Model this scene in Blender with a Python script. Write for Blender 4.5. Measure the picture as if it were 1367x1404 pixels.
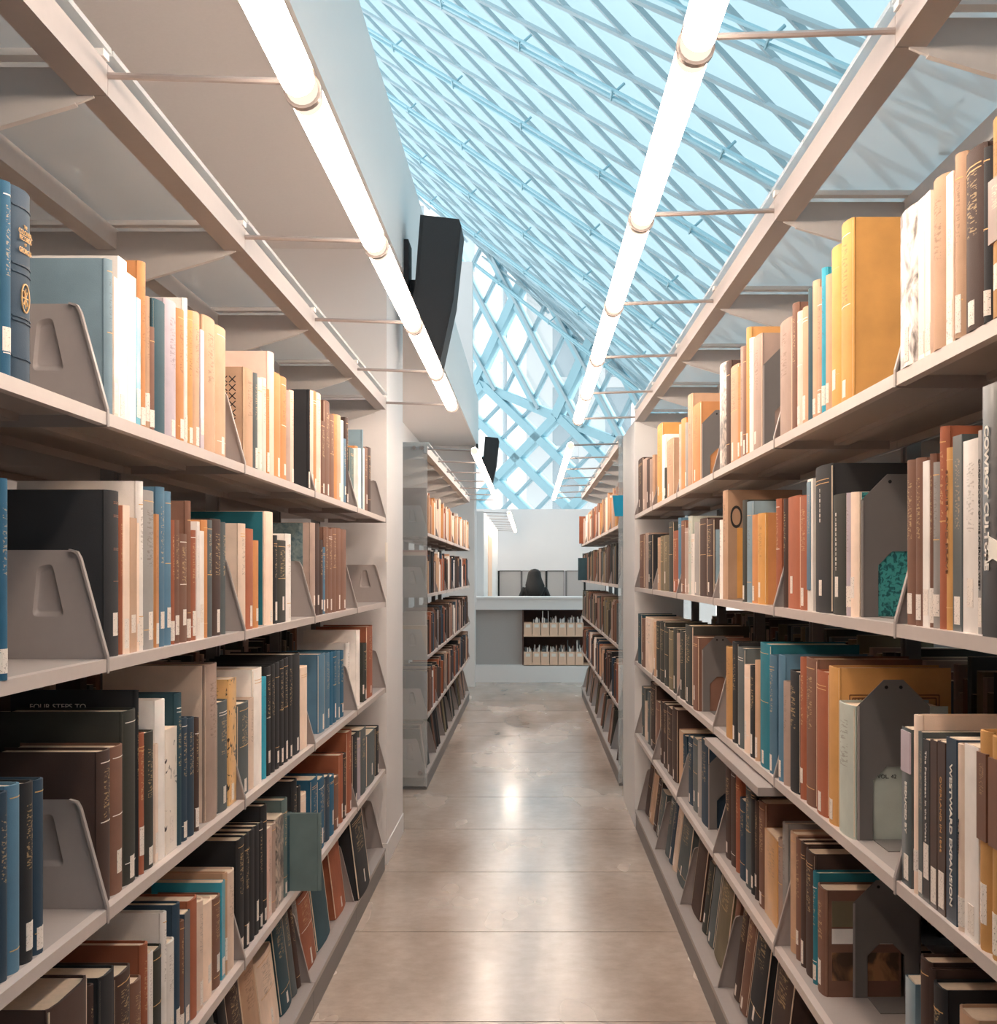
import bpy, math, random
from mathutils import Vector, Matrix
from mathutils.geometry import tessellate_polygon
R = math.radians
random.seed(7)
scene = bpy.context.scene
for o in list(bpy.data.objects):
    bpy.data.objects.remove(o, do_unlink=True)
COL = scene.collection

# ------------------------------------------------------------------ camera
F = 1835.0          # focal length in pixels of the 1367 px wide frame
VX, VY = 727.0, 785.0
H = 1.235           # eye height
cam = bpy.data.cameras.new('camera')
cam.sensor_fit = 'HORIZONTAL'; cam.sensor_width = 36.0
cam.lens = F/1367*36
cam.shift_x = -(VX-683.5)/1367
cam.shift_y = (VY-702)/1367
cam.clip_start = 0.05; cam.clip_end = 300
co = bpy.data.objects.new('camera', cam); COL.objects.link(co)
co.location = (0, 0, H); co.rotation_euler = (R(90), 0, 0)
scene.camera = co

# ------------------------------------------------------------------ world, sun, exposure
w = bpy.data.worlds.new('world'); scene.world = w; w.use_nodes = True
bg = w.node_tree.nodes['Background']
bg.inputs[0].default_value = (0.93, 0.97, 1.0, 1); bg.inputs[1].default_value = 1.35
sun = bpy.data.lights.new('sun', 'SUN'); sun.energy = 4.2; sun.angle = R(20); sun.color = (1, .97, .93)
so = bpy.data.objects.new('sun', sun); COL.objects.link(so); so.rotation_euler = (R(18), R(52), 0)
scene.view_settings.view_transform = 'Standard'; scene.view_settings.look = 'None'
scene.view_settings.exposure = 0.60; scene.view_settings.gamma = 1
scene.view_settings.use_curve_mapping = False
LAMP_STRENGTH = 20.0
LAMP_COL = (1.0, 0.80, 0.64)

# ------------------------------------------------------------------ helpers
def lin(c):
    c /= 255.0
    return c/12.92 if c <= .04045 else ((c+.055)/1.055)**2.4
def hexc(h):
    return (lin(int(h[0:2], 16)), lin(int(h[2:4], 16)), lin(int(h[4:6], 16)), 1)

class MB:
    """collects plain geometry and builds it as one mesh"""
    def __init__(s): s.v = []; s.f = []; s.m = []
    def add(s, vs, fs, mi=0):
        n = len(s.v); s.v += [tuple(p) for p in vs]
        s.f += [tuple(i+n for i in f) for f in fs]; s.m += [mi]*len(fs)
        return s
    def box(s, x0, x1, y0, y1, z0, z1, mi=0):
        if x0 > x1: x0, x1 = x1, x0
        if y0 > y1: y0, y1 = y1, y0
        if z0 > z1: z0, z1 = z1, z0
        vs = [(x0,y0,z0),(x1,y0,z0),(x1,y1,z0),(x0,y1,z0),(x0,y0,z1),(x1,y0,z1),(x1,y1,z1),(x0,y1,z1)]
        return s.add(vs, [(0,3,2,1),(4,5,6,7),(0,1,5,4),(1,2,6,5),(2,3,7,6),(3,0,4,7)], mi)
    def prism(s, poly, a, b, plane='xz', mi=0):
        """poly in a plane, extruded along the third axis from a to b"""
        n = len(poly)
        def P(p, t):
            return {'xz': (p[0], t, p[1]), 'yz': (t, p[0], p[1]), 'xy': (p[0], p[1], t)}[plane]
        vs = [P(p, a) for p in poly] + [P(p, b) for p in poly]
        fs = [tuple(range(n)), tuple(range(2*n-1, n-1, -1))]
        fs += [(i, (i+1) % n, (i+1) % n+n, i+n) for i in range(n)]
        return s.add(vs, fs, mi)
    def tube(s, p, q, r, n=10, mi=0, cap=True):
        p = Vector(p); q = Vector(q); d = (q-p).normalized()
        a = d.orthogonal().normalized(); b = d.cross(a)
        vs = []
        for c in (p, q):
            for i in range(n):
                t = 2*math.pi*i/n
                vs.append(c+a*math.cos(t)*r+b*math.sin(t)*r)
        fs = [(i, (i+1) % n, (i+1) % n+n, i+n) for i in range(n)]
        if cap: fs += [tuple(range(n-1, -1, -1)), tuple(range(n, 2*n))]
        return s.add(vs, fs, mi)
    def bar(s, p, q, wd, dp, up=(0, 0, 1), mi=0):
        """rectangular bar from p to q; wd across, dp along the up side"""
        p = Vector(p); q = Vector(q); d = (q-p).normalized()
        u = Vector(up); u = (u-d*u.dot(d)).normalized(); sd = d.cross(u)
        vs = []
        for c in (p, q):
            for i, j in ((-1,-1),(1,-1),(1,1),(-1,1)):
                vs.append(c+sd*i*wd/2+u*j*dp/2)
        return s.add(vs, [(0,3,2,1),(4,5,6,7),(0,1,5,4),(1,2,6,5),(2,3,7,6),(3,0,4,7)], mi)
    def mesh(s, name, mats, smooth=False):
        me = bpy.data.meshes.new(name)
        me.from_pydata(s.v, [], s.f)
        for m in (mats if isinstance(mats, (list, tuple)) else [mats]): me.materials.append(m)
        if any(s.m): me.polygons.foreach_set('material_index', s.m)
        if smooth:
            me.polygons.foreach_set('use_smooth', [True]*len(me.polygons))
            try: me.set_sharp_from_angle(angle=R(38))
            except Exception: pass
        bm = __import__('bmesh').new(); bm.from_mesh(me)
        __import__('bmesh').ops.recalc_face_normals(bm, faces=bm.faces); bm.to_mesh(me); bm.free()
        me.update(); return me
    def build(s, name, mats, parent=None, smooth=False, loc=None):
        return link(name, s.mesh(name, mats, smooth), parent, loc)

def link(name, me, parent=None, loc=None):
    o = bpy.data.objects.new(name, me); COL.objects.link(o)
    if parent: o.parent = parent
    if loc: o.location = loc
    return o
def tag(o, label=None, cat=None, group=None, kind=None):
    if label: o['label'] = label
    if cat: o['category'] = cat
    if group: o['group'] = group
    if kind: o['kind'] = kind
    return o
def thing(name, label, cat, loc=(0,0,0), group=None):
    o = bpy.data.objects.new(name, None); COL.objects.link(o); o.location = loc
    o.empty_display_size = .1
    return tag(o, label, cat, group)
def struct(name, mb, mats, parent=None, smooth=False):
    o = mb.build(name, mats, parent, smooth)
    if not parent: o['kind'] = 'structure'
    return o
def at(x, y, Y):
    """point of the room at depth Y seen at photograph pixel x, y"""
    return Vector(((x-VX)*Y/F, Y, H+(VY-y)*Y/F))

# ------------------------------------------------------------------ materials
def newmat(name):
    m = bpy.data.materials.new(name); m.use_nodes = True
    nt = m.node_tree; b = nt.nodes['Principled BSDF']
    return m, nt, b
def plain(name, rgb, rough=.5, metal=0, noise=.06, scale=30, bump=0, coat=0):
    m, nt, b = newmat(name)
    N = nt.nodes.new; L = nt.links.new
    tc = N('ShaderNodeTexCoord'); nz = N('ShaderNodeTexNoise'); nz.inputs['Scale'].default_value = scale
    nz.inputs['Detail'].default_value = 4
    L(tc.outputs['Object'], nz.inputs['Vector'])
    mp = N('ShaderNodeMapRange'); mp.inputs['To Min'].default_value = 1-noise; mp.inputs['To Max'].default_value = 1+noise
    L(nz.outputs['Fac'], mp.inputs['Value'])
    mx = N('ShaderNodeVectorMath'); mx.operation = 'SCALE'; mx.inputs[0].default_value = rgb[:3]
    L(mp.outputs[0], mx.inputs['Scale']); L(mx.outputs[0], b.inputs['Base Color'])
    b.inputs['Roughness'].default_value = rough; b.inputs['Metallic'].default_value = metal
    b.inputs['Coat Weight'].default_value = coat
    if bump:
        bp = N('ShaderNodeBump'); bp.inputs['Strength'].default_value = bump; bp.inputs['Distance'].default_value = .002
        L(nz.outputs['Fac'], bp.inputs['Height']); L(bp.outputs[0], b.inputs['Normal'])
    return m
STEEL = plain('shelf_steel', hexc('a69c98'), .42, .0, .04, 60, .05)
BRACKET = plain('bracket_steel', hexc('c6c1bf'), .45, 0, .04, 60, .05)
LIP_LIT = plain('shelf_lip_lit_steel', hexc('c8bbb5'), .38, 0, .04, 60, .05)  # same shelf steel, lip highlight put into the colour; trays kept darker
STEEL_D = plain('shelf_steel_dark', hexc('76716f'), .5, .0, .05, 50)
ALU = plain('rod_aluminium', hexc('b5aaa6'), .35, .6, .03)
WHITE = plain('white_paint', hexc('ece8e6'), .6, 0, .015, 4)
WHITE_W = plain('white_paint_pier', hexc('ece6e4'), .55, 0, .02, 4)
SOFFIT = plain('soffit_paint', hexc('e0d8d5'), .8, 0, .04, 120, .1)
GREYPAN = plain('grey_felt_panel', hexc('b3aeab'), .9, 0, .05, 80)
BLACK = plain('speaker_black', hexc('3a3a3c'), .75, 0, .15, 250, .3)
PAGES = plain('page_paper', hexc('e9d3bb'), .9, 0, .12, 90, .2)
STICKER = None
BEIGE = plain('beige_card', hexc('efcbb0'), .8, 0, .04, 40)
WOODD = plain('dark_wood', hexc('5c4038'), .6, 0, .2, 12)
CYBEAM = plain('painted_cyan_beam', hexc('95c0cc'), .45, 0, .05, 6)
CYBEAM_D = plain('roof_beam_grey_blue', hexc('9fb5bc'), .5, 0, .05, 3)
MULL = plain('mullion_grey', hexc('8fb0bb'), .5, 0, .03)
HAIR = plain('dark_hair', hexc('14100f'), .75, 0, .3, 60, .4)
SKIN = plain('skin', hexc('c99a80'), .6, 0, .05)
COATM = plain('dark_jacket', hexc('242222'), .85, 0, .3, 30, .5)
JEANS = plain('dark_trousers', hexc('2b2f3a'), .85, 0, .2, 30)
BLUEP = plain('blue_paper', hexc('2fb4d6'), .7, 0, .08, 25)
HOLE = plain('dark_hole', hexc('1b1a1a'), .8, 0, .02)
CITY = plain('city_stone', hexc('e9e2dd'), .8, 0, .06, .5)
CITYG = plain('city_window_band', hexc('a9bcc4'), .4, 0, .15, .6)
CITYD = plain('city_window_dark', hexc('7f959f'), .4, 0, .2, .6)
GOLD = plain('gold_stamp', hexc('dcae74'), .5, .2, .05)
INKW = plain('white_ink', hexc('f2e9e0'), .6, 0, .03)
INKB = plain('black_ink', hexc('2b2726'), .6, 0, .03)
INKO = plain('brown_ink', hexc('6b3d22'), .6, 0, .03)

def lamp_mat():
    m = bpy.data.materials.new('lamp_glow'); m.use_nodes = True; nt = m.node_tree
    nt.nodes.clear(); e = nt.nodes.new('ShaderNodeEmission'); o = nt.nodes.new('ShaderNodeOutputMaterial')
    e.inputs[0].default_value = (*LAMP_COL, 1); e.inputs[1].default_value = LAMP_STRENGTH
    nt.links.new(e.outputs[0], o.inputs[0]); return m
GLOW = lamp_mat()
GLOW_END = lamp_mat(); GLOW_END.name = 'lamp_glow_end'
GLOW_END.node_tree.nodes['Emission'].inputs[1].default_value = .85

def glassy(name, rgb, solid=.3, rough=.1, translucent=.5, gloss=.08):
    """thin clear or frosted sheet: part see-through, part milky"""
    m = bpy.data.materials.new(name); m.use_nodes = True; nt = m.node_tree; nt.nodes.clear()
    N = nt.nodes.new; L = nt.links.new
    tr = N('ShaderNodeBsdfTransparent'); tr.inputs[0].default_value = (.96, .99, 1, 1)
    df = N('ShaderNodeBsdfDiffuse'); df.inputs[0].default_value = rgb
    tl = N('ShaderNodeBsdfTranslucent'); tl.inputs[0].default_value = rgb
    gl = N('ShaderNodeBsdfGlossy'); gl.inputs['Roughness'].default_value = rough
    m1 = N('ShaderNodeMixShader'); m1.inputs[0].default_value = translucent
    L(df.outputs[0], m1.inputs[1]); L(tl.outputs[0], m1.inputs[2])
    m2 = N('ShaderNodeMixShader'); m2.inputs[0].default_value = solid
    L(tr.outputs[0], m2.inputs[1]); L(m1.outputs[0], m2.inputs[2])
    m3 = N('ShaderNodeMixShader'); m3.inputs[0].default_value = gloss
    L(m2.outputs[0], m3.inputs[1]); L(gl.outputs[0], m3.inputs[2])
    o = N('ShaderNodeOutputMaterial'); L(m3.outputs[0], o.inputs[0]); return m
CANOPY_GLASS = glassy('canopy_glass', hexc('f6f5f4'), .55, .2, .4, .10)
END_ACRYLIC = glassy('frosted_end_panel', hexc('f6f2ef'), .26, .12, .15, .06)
PANE = glassy('window_pane', hexc('eef8fb'), .12, .05, .6, .05)
ROOFSKIN = glassy('roof_mesh_glass', hexc('b4c5cb'), .96, .3, .80, .01)

def concrete():
    m, nt, b = newmat('polished_concrete'); N = nt.nodes.new; L = nt.links.new
    tc = N('ShaderNodeNewGeometry')
    n1 = N('ShaderNodeTexNoise'); n1.inputs['Scale'].default_value = 1.4; n1.inputs['Detail'].default_value = 3.5; n1.inputs['Roughness'].default_value = .5
    n2 = N('ShaderNodeTexNoise'); n2.inputs['Scale'].default_value = 16; n2.inputs['Detail'].default_value = 10; n2.inputs['Roughness'].default_value = .7
    mpv = N('ShaderNodeMapping'); mpv.inputs['Scale'].default_value = (1.6, .55, 1)
    L(tc.outputs['Position'], mpv.inputs['Vector']); L(mpv.outputs[0], n1.inputs['Vector']); L(tc.outputs['Position'], n2.inputs['Vector'])
    cr = N('ShaderNodeValToRGB'); cr.color_ramp.elements[0].position = .22; cr.color_ramp.elements[1].position = .82
    cr.color_ramp.elements[0].color = hexc('a08a7c'); cr.color_ramp.elements[1].color = hexc('dac6b8')
    L(n1.outputs['Fac'], cr.inputs[0])
    mr = N('ShaderNodeMapRange'); mr.inputs['From Min'].default_value = .3; mr.inputs['From Max'].default_value = .7
    mr.inputs['To Min'].default_value = .86; mr.inputs['To Max'].default_value = 1.1
    L(n2.outputs['Fac'], mr.inputs['Value'])
    sc = N('ShaderNodeVectorMath'); sc.operation = 'SCALE'; L(cr.outputs[0], sc.inputs[0]); L(mr.outputs[0], sc.inputs['Scale'])
    L(sc.outputs[0], b.inputs['Base Color'])
    rr = N('ShaderNodeMapRange'); rr.inputs['From Min'].default_value = .3; rr.inputs['From Max'].default_value = .7
    rr.inputs['To Min'].default_value = .16; rr.inputs['To Max'].default_value = .32
    L(n1.outputs['Fac'], rr.inputs['Value']); L(rr.outputs[0], b.inputs['Roughness'])
    bp = N('ShaderNodeBump'); bp.inputs['Strength'].default_value = .12; bp.inputs['Distance'].default_value = .003
    L(n2.outputs['Fac'], bp.inputs['Height']); L(bp.outputs[0], b.inputs['Normal'])
    b.inputs['Specular IOR Level'].default_value = .8
    return m
CONC = concrete()

PAL = {  # code: (word for the label, colour)
 'blk': ('black', '25262a'), 'nvy': ('navy', '2a4154'), 'blu': ('blue', '215f80'), 'stl': ('steel-blue', '557b94'),
 'slb': ('grey-blue', '8098a5'), 'tel': ('teal', '1f7688'), 'dtl': ('dark teal', '294b57'), 'cyn': ('bright cyan', '35a3be'),
 'gry': ('grey', '9f9a97'), 'dgy': ('slate grey', '5a6264'), 'tau': ('taupe', 'ac9488'), 'brn': ('brown', '7f5a4a'),
 'dbr': ('dark brown', '48342e'), 'rst': ('rust-red', 'a55f43'), 'org': ('orange', 'cc8c58'), 'tan': ('tan', 'c6a083'),
 'cre': ('cream', 'f0d6c2'), 'wht': ('white', 'f4ece6'), 'yel': ('yellow', 'dfa45a'), 'och': ('ochre', 'c79458'),
 'dgn': ('charcoal', '343530'), 'grn': ('grey-green', '66797a'), 'mnt': ('pale mint', 'c6ccc2'), 'lav': ('lavender-grey', 'bdb0ba'),
 'pnk': ('pale pink', 'ebc5b6'), 'olv': ('olive', '7c7058'),
}
def streaks(nt, b, base_out, dark, amount):
    """illegible stamped title lines on the spine (flat print) plus worn cloth"""
    N = nt.nodes.new; L = nt.links.new
    tc = N('ShaderNodeTexCoord'); oi = N('ShaderNodeObjectInfo')
    sx = N('ShaderNodeSeparateXYZ'); L(tc.outputs['Generated'], sx.inputs[0])
    mp = N('ShaderNodeMapping'); mp.inputs['Scale'].default_value = (1, 4.5, 95)
    cmb = N('ShaderNodeVectorMath'); cmb.operation = 'ADD'
    rv = N('ShaderNodeCombineXYZ'); mm = N('ShaderNodeMath'); mm.operation = 'MULTIPLY'; mm.inputs[1].default_value = 57
    L(oi.outputs['Random'], mm.inputs[0]); L(mm.outputs[0], rv.inputs[0]); L(mm.outputs[0], rv.inputs[2])
    L(tc.outputs['Generated'], mp.inputs['Vector']); L(mp.outputs[0], cmb.inputs[0]); L(rv.outputs[0], cmb.inputs[1])
    nz = N('ShaderNodeTexNoise'); nz.inputs['Scale'].default_value = 1.0; nz.inputs['Detail'].default_value = 3
    L(cmb.outputs[0], nz.inputs['Vector'])
    th = N('ShaderNodeMath'); th.operation = 'GREATER_THAN'; th.inputs[1].default_value = .56; L(nz.outputs['Fac'], th.inputs[0])
    def band(out, lo, hi):
        a = N('ShaderNodeMath'); a.operation = 'GREATER_THAN'; a.inputs[1].default_value = lo; L(out, a.inputs[0])
        c = N('ShaderNodeMath'); c.operation = 'LESS_THAN'; c.inputs[1].default_value = hi; L(out, c.inputs[0])
        d = N('ShaderNodeMath'); d.operation = 'MULTIPLY'; L(a.outputs[0], d.inputs[0]); L(c.outputs[0], d.inputs[1]); return d.outputs[0]
    zb = band(sx.outputs['Z'], .52, .88); yb = band(sx.outputs['Y'], .26, .74)
    ge = N('ShaderNodeNewGeometry'); sn = N('ShaderNodeSeparateXYZ'); L(ge.outputs['Normal'], sn.inputs[0])
    ab = N('ShaderNodeMath'); ab.operation = 'ABSOLUTE'; L(sn.outputs['X'], ab.inputs[0])
    nb = N('ShaderNodeMath'); nb.operation = 'GREATER_THAN'; nb.inputs[1].default_value = .75; L(ab.outputs[0], nb.inputs[0])
    rb = band(oi.outputs['Random'], .0, amount)
    cur = th.outputs[0]
    for x in (zb, yb, nb.outputs[0], rb):
        p = N('ShaderNodeMath'); p.operation = 'MULTIPLY'; L(cur, p.inputs[0]); L(x, p.inputs[1]); cur = p.outputs[0]
    k = N('ShaderNodeMath'); k.operation = 'MULTIPLY'; k.inputs[1].default_value = .38; L(cur, k.inputs[0])
    mx = N('ShaderNodeMix'); mx.data_type = 'RGBA'; L(k.outputs[0], mx.inputs[0]); L(base_out, mx.inputs[6])
    mx.inputs[7].default_value = hexc('e8c690') if dark else hexc('5a4034')
    return mx.outputs[2]
def book_mat(code, paper, stamped=True):
    rgb = hexc(PAL[code][1]); m, nt, b = newmat(('jacket_' if paper else 'cloth_')+PAL[code][0].replace(' ', '_'))
    N = nt.nodes.new; L = nt.links.new
    tc = N('ShaderNodeTexCoord'); oi = N('ShaderNodeObjectInfo')
    nz = N('ShaderNodeTexNoise'); nz.inputs['Scale'].default_value = 14; nz.inputs['Detail'].default_value = 6; L(tc.outputs['Object'], nz.inputs['Vector'])
    hs = N('ShaderNodeHueSaturation'); hs.inputs['Color'].default_value = rgb
    vr = N('ShaderNodeMapRange'); vr.inputs['To Min'].default_value = .86; vr.inputs['To Max'].default_value = 1.14
    L(oi.outputs['Random'], vr.inputs['Value'])
    wr = N('ShaderNodeMapRange'); wr.inputs['From Min'].default_value = .3; wr.inputs['From Max'].default_value = .7
    wr.inputs['To Min'].default_value = .88; wr.inputs['To Max'].default_value = 1.12; L(nz.outputs['Fac'], wr.inputs['Value'])
    mu = N('ShaderNodeMath'); mu.operation = 'MULTIPLY'; L(vr.outputs[0], mu.inputs[0]); L(wr.outputs[0], mu.inputs[1])
    L(mu.outputs[0], hs.inputs['Value'])
    dark = (rgb[0]+rgb[1]+rgb[2]) < .75
    out = streaks(nt, b, hs.outputs[0], dark, .62) if stamped else hs.outputs[0]
    L(out, b.inputs['Base Color'])
    fn = N('ShaderNodeTexNoise'); fn.inputs['Scale'].default_value = 700; L(tc.outputs['Object'], fn.inputs['Vector'])
    bp = N('ShaderNodeBump'); bp.inputs['Strength'].default_value = .1 if paper else .35; bp.inputs['Distance'].default_value = .0006
    L(fn.outputs['Fac'], bp.inputs['Height']); L(bp.outputs[0], b.inputs['Normal'])
    b.inputs['Roughness'].default_value = .32 if paper else .72
    if paper: b.inputs['Coat Weight'].default_value = .12; b.inputs['Coat Roughness'].default_value = .12
    return m
_bm = {}
def bmat(code, paper=False, stamped=True):
    k = (code, paper, stamped)
    if k not in _bm: _bm[k] = book_mat(code, paper, stamped)
    return _bm[k]
def sticker_mat():
    m, nt, b = newmat('call_number_sticker'); N = nt.nodes.new; L = nt.links.new
    tc = N('ShaderNodeTexCoord'); mp = N('ShaderNodeMapping'); mp.inputs['Scale'].default_value = (1, 6, 14)
    oi = N('ShaderNodeObjectInfo'); ad = N('ShaderNodeVectorMath'); ad.operation = 'ADD'
    cx = N('ShaderNodeCombineXYZ'); ml = N('ShaderNodeMath'); ml.operation = 'MULTIPLY'; ml.inputs[1].default_value = 91
    L(oi.outputs['Random'], ml.inputs[0]); L(ml.outputs[0], cx.inputs[2]); L(ml.outputs[0], cx.inputs[0])
    L(tc.outputs['Generated'], mp.inputs['Vector']); L(mp.outputs[0], ad.inputs[0]); L(cx.outputs[0], ad.inputs[1])
    nz = N('ShaderNodeTexNoise'); nz.inputs['Scale'].default_value = 1.3; nz.inputs['Detail'].default_value = 2; L(ad.outputs[0], nz.inputs['Vector'])
    th = N('ShaderNodeMapRange'); th.inputs['From Min'].default_value = .60; th.inputs['From Max'].default_value = .68; L(nz.outputs['Fac'], th.inputs['Value'])
    mx = N('ShaderNodeMix'); mx.data_type = 'RGBA'; L(th.outputs[0], mx.inputs[0])
    mx.inputs[6].default_value = hexc('f0e4da'); mx.inputs[7].default_value = hexc('a3958b')
    L(mx.outputs[2], b.inputs['Base Color']); b.inputs['Roughness'].default_value = .5
    return m
STICKER = sticker_mat()
def picture_mat(name, c1, c2, scale=30, lo=.45, hi=.55, c0=None, vor=False):
    m, nt, b = newmat(name); N = nt.nodes.new; L = nt.links.new
    tc = N('ShaderNodeTexCoord')
    nz = N('ShaderNodeTexNoise'); nz.inputs['Scale'].default_value = scale; nz.inputs['Detail'].default_value = 5; nz.inputs['Distortion'].default_value = 1.2
    L(tc.outputs['Object'], nz.inputs['Vector'])
    cr = N('ShaderNodeValToRGB'); cr.color_ramp.elements[0].position = lo; cr.color_ramp.elements[1].position = hi
    cr.color_ramp.elements[0].color = hexc(c1); cr.color_ramp.elements[1].color = hexc(c2)
    L(nz.outputs['Fac'], cr.inputs[0]); L(cr.outputs[0], b.inputs['Base Color']); b.inputs['Roughness'].default_value = .3
    return m
TEALPAT = picture_mat('teal_leaf_pattern', '1d5d62', '46a3a2', 120, .42, .52)
BWPHOTO = picture_mat('black_and_white_photo_jacket', '5d5450', 'efe3db', 22, .40, .56)
MOTTLE = picture_mat('mottled_blue_board', '4f6a76', '8b9a98', 60, .3, .7)
LINEART = picture_mat('cream_map_jacket', '4a4440', 'f2e6da', 34, .34, .37)
LINEART2 = picture_mat('orange_map_jacket', '4a3a30', 'efc084', 40, .38, .41)
SCENERY = picture_mat('landscape_jacket', '4b3628', 'a87650', 16, .40, .60)
GREYPHOTO = picture_mat('grey_photo_jacket', '5a5350', 'c9b7aa', 40, .40, .58)

# text as a mesh, reading along direction ex with letters standing along ey
def text(body, size, origin, ex, ey, mat, name='title', parent=None, align='LEFT', ext=.0003, sx=1.0, bold=0.0):
    cu = bpy.data.curves.new('lettering', 'FONT'); cu.body = body; cu.size = size; cu.extrude = ext
    cu.align_x = align; cu.resolution_u = 5; cu.offset = bold
    to = bpy.data.objects.new('lettering', cu); COL.objects.link(to)
    bpy.context.view_layer.update()
    me = bpy.data.meshes.new_from_object(to.evaluated_get(bpy.context.evaluated_depsgraph_get()))
    bpy.data.objects.remove(to, do_unlink=True)
    me.materials.clear(); me.materials.append(mat)
    ex = Vector(ex).normalized(); ey = Vector(ey).normalized(); ez = ex.cross(ey)
    M = Matrix(((ex.x*sx, ey.x, ez.x, origin[0]), (ex.y*sx, ey.y, ez.y, origin[1]), (ex.z*sx, ey.z, ez.z, origin[2]), (0,0,0,1)))
    me.transform(M); me.name = name
    return link(name, me, parent)

# ================================================================== STRUCTURE
# floor: slabs of polished concrete with sawn joints
fl = MB().box(-7, 8, -3, 26, -.2, -.02).build('floor', STEEL_D); fl['kind'] = 'structure'
k = 0; y = 3.68-.92*7
while y < 25.5:
    MB().box(-6.9, 7.9, y+.003, y+.917, -.02, 0).build('floor_slab', CONC, fl); y += .92
# soffit and bulkhead above the left stacks
SZ = H+1.37; BX = -.576
struct('ceiling', MB().box(-7, BX-.004, -3, 14.6, SZ, SZ+.12), SOFFIT)
struct('trim_1', MB().box(BX-.01, BX, -3, 14.9, SZ-.002, H+1.925), WHITE)
struct('ceiling_upper', MB().box(-7, BX-.01, -3, 14.9, H+1.86, H+1.925), WHITE)
# pier at the end of the left front stack
p_ = struct('wall_left_pier', MB().box(-3.2, -.607, 5.66, 6.37, 0, SZ), WHITE_W)
MB().box(-3.2, -.603, 5.655, 6.375, 0, .09).build('baseboard', WHITE, p_)
struct('wall_behind_sky_block', MB().box(-7, 8, -3.2, -3.0, 0, 13), WHITE_W)  # unseen wall added behind the camera to keep sky light out
struct('wall_left', MB().box(-3.4, -3.2, -3, 14.6, 0, SZ), WHITE)
struct('wall_left_inner', MB().box(-1.3, -1.16, 9.5, 14.55, 0, SZ), WHITE)
struct('wall_left_end', MB().box(-3.2, -.60, 14.45, 14.6, 0, SZ), WHITE)
# white upright and rail that frame the opening over the parapet
struct('trim_2', MB().box(-.63, -.605, 14.95, 15.05, .9, 2.45), WHITE)
struct('wall_right_pier', MB().box(.507, .745, 6.5, 7.3, 0, H+.74), WHITE)
struct('wall_back', MB().box(-1.3, 9, 23.0, 23.2, 0, H+1.09), WHITE)
struct('wall_far_left', MB().box(-7, -.70, 16.2, 16.4, 0, 5), WHITE)

# roof: tilted diagrid, n.(X,Y,Z')=c
C0 = 6.0; NX, NY = 1.076, .0366
def roof_pt(X, Y, off=0.0):
    n = Vector((NX, NY, 1)).normalized()
    return Vector((X, Y, H+C0-NX*X-NY*Y)) - n*off
def ray_roof(x, yy):
    d = Vector(((x-VX)/F, 1, (VY-yy)/F)); t = C0/(NX*d.x+NY+d.z); return d*t
def facY(X): return 25.4-.83*X
xr0, xr1 = -4.0, 6.6
rf = MB()
for off in (-.02, -.05): pass
vs = []
for off in (0.20, 0.23):
    for (X, Y) in ((xr0, -3), (xr1, -3), (xr1, facY(xr1)), (xr0, facY(xr0))):
        vs.append(roof_pt(X, Y, -off))
rf.add(vs, [(0,1,2,3),(7,6,5,4),(0,1,5,4),(1,2,6,5),(2,3,7,6),(3,0,4,7)])
roof = struct('ceiling_glass_roof', rf, ROOFSKIN)
nrm = Vector((NX, NY, 1)).normalized()
# family B: members at constant Y
y = 3.4; i = 0
while y < 29:
    Ymax_ok = lambda X: y < facY(X)
    X0 = xr0
    X1 = min(xr1, (25.4-y)/.83)
    if X1 > X0+.5:
        MB().bar(roof_pt(X0, y, -.12), roof_pt(X1, y, -.12), .045, .045, nrm).build('roof_beam', CYBEAM_D, roof)
    y += .66; i += 1
# family C: members along direction t (towards the far upper left)
T = Vector((-.79, 1, 0))
xs = -2.0
def clipc(X, Y):
    lo, hi = -1e9, 1e9
    pts = []
    # points X = X - .79 t, Y = Y + t ; keep xr0<X<xr1, -3<Y<fac
    lo = max(lo, (X-xr1)/.79, -3-Y); hi = min(hi, (X-xr0)/.79)
    # Y+t <= 25.4-.83(X-.79t)  ->  t(1-.6557) <= 25.4-.83X-Y
    hi = min(hi, (25.4-.83*X-Y)/(1-.6557))
    return lo, hi
j = 0; Y0 = 12.8-.75*14
while Y0 < 34:
    Xr = 104/1835*12.8
    lo, hi = clipc(.72, Y0)
    if hi > lo+1:
        a = (.72-.79*lo, Y0+lo); b_ = (.72-.79*hi, Y0+hi)
        MB().bar(roof_pt(*a, -.1), roof_pt(*b_, -.1), .055, .035, nrm).build('roof_beam', CYBEAM_D, roof)
        if j % 3 == 2:
            m = MB()
            for o1, o2 in ((.10, 0), (.10, .16)):
                m.tube(roof_pt(a[0], a[1]+o2, o1), roof_pt(b_[0], b_[1]+o2, o1), .022, 6)
            n_ = int((hi-lo)/1.1)
            for q in range(n_):
                t = lo+(hi-lo)*(q+.5)/n_
                pa = (.72-.79*t, Y0+t)
                m.tube(roof_pt(pa[0], pa[1]-.03, .12), roof_pt(pa[0], pa[1]+.2, .12), .012, 5)
                m.tube(roof_pt(pa[0], pa[1]+.08, .1), roof_pt(pa[0], pa[1]+.08, -.05), .014, 5)
            m.build('roof_rail', CYBEAM, roof)
    Y0 += .75; j += 1

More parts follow.
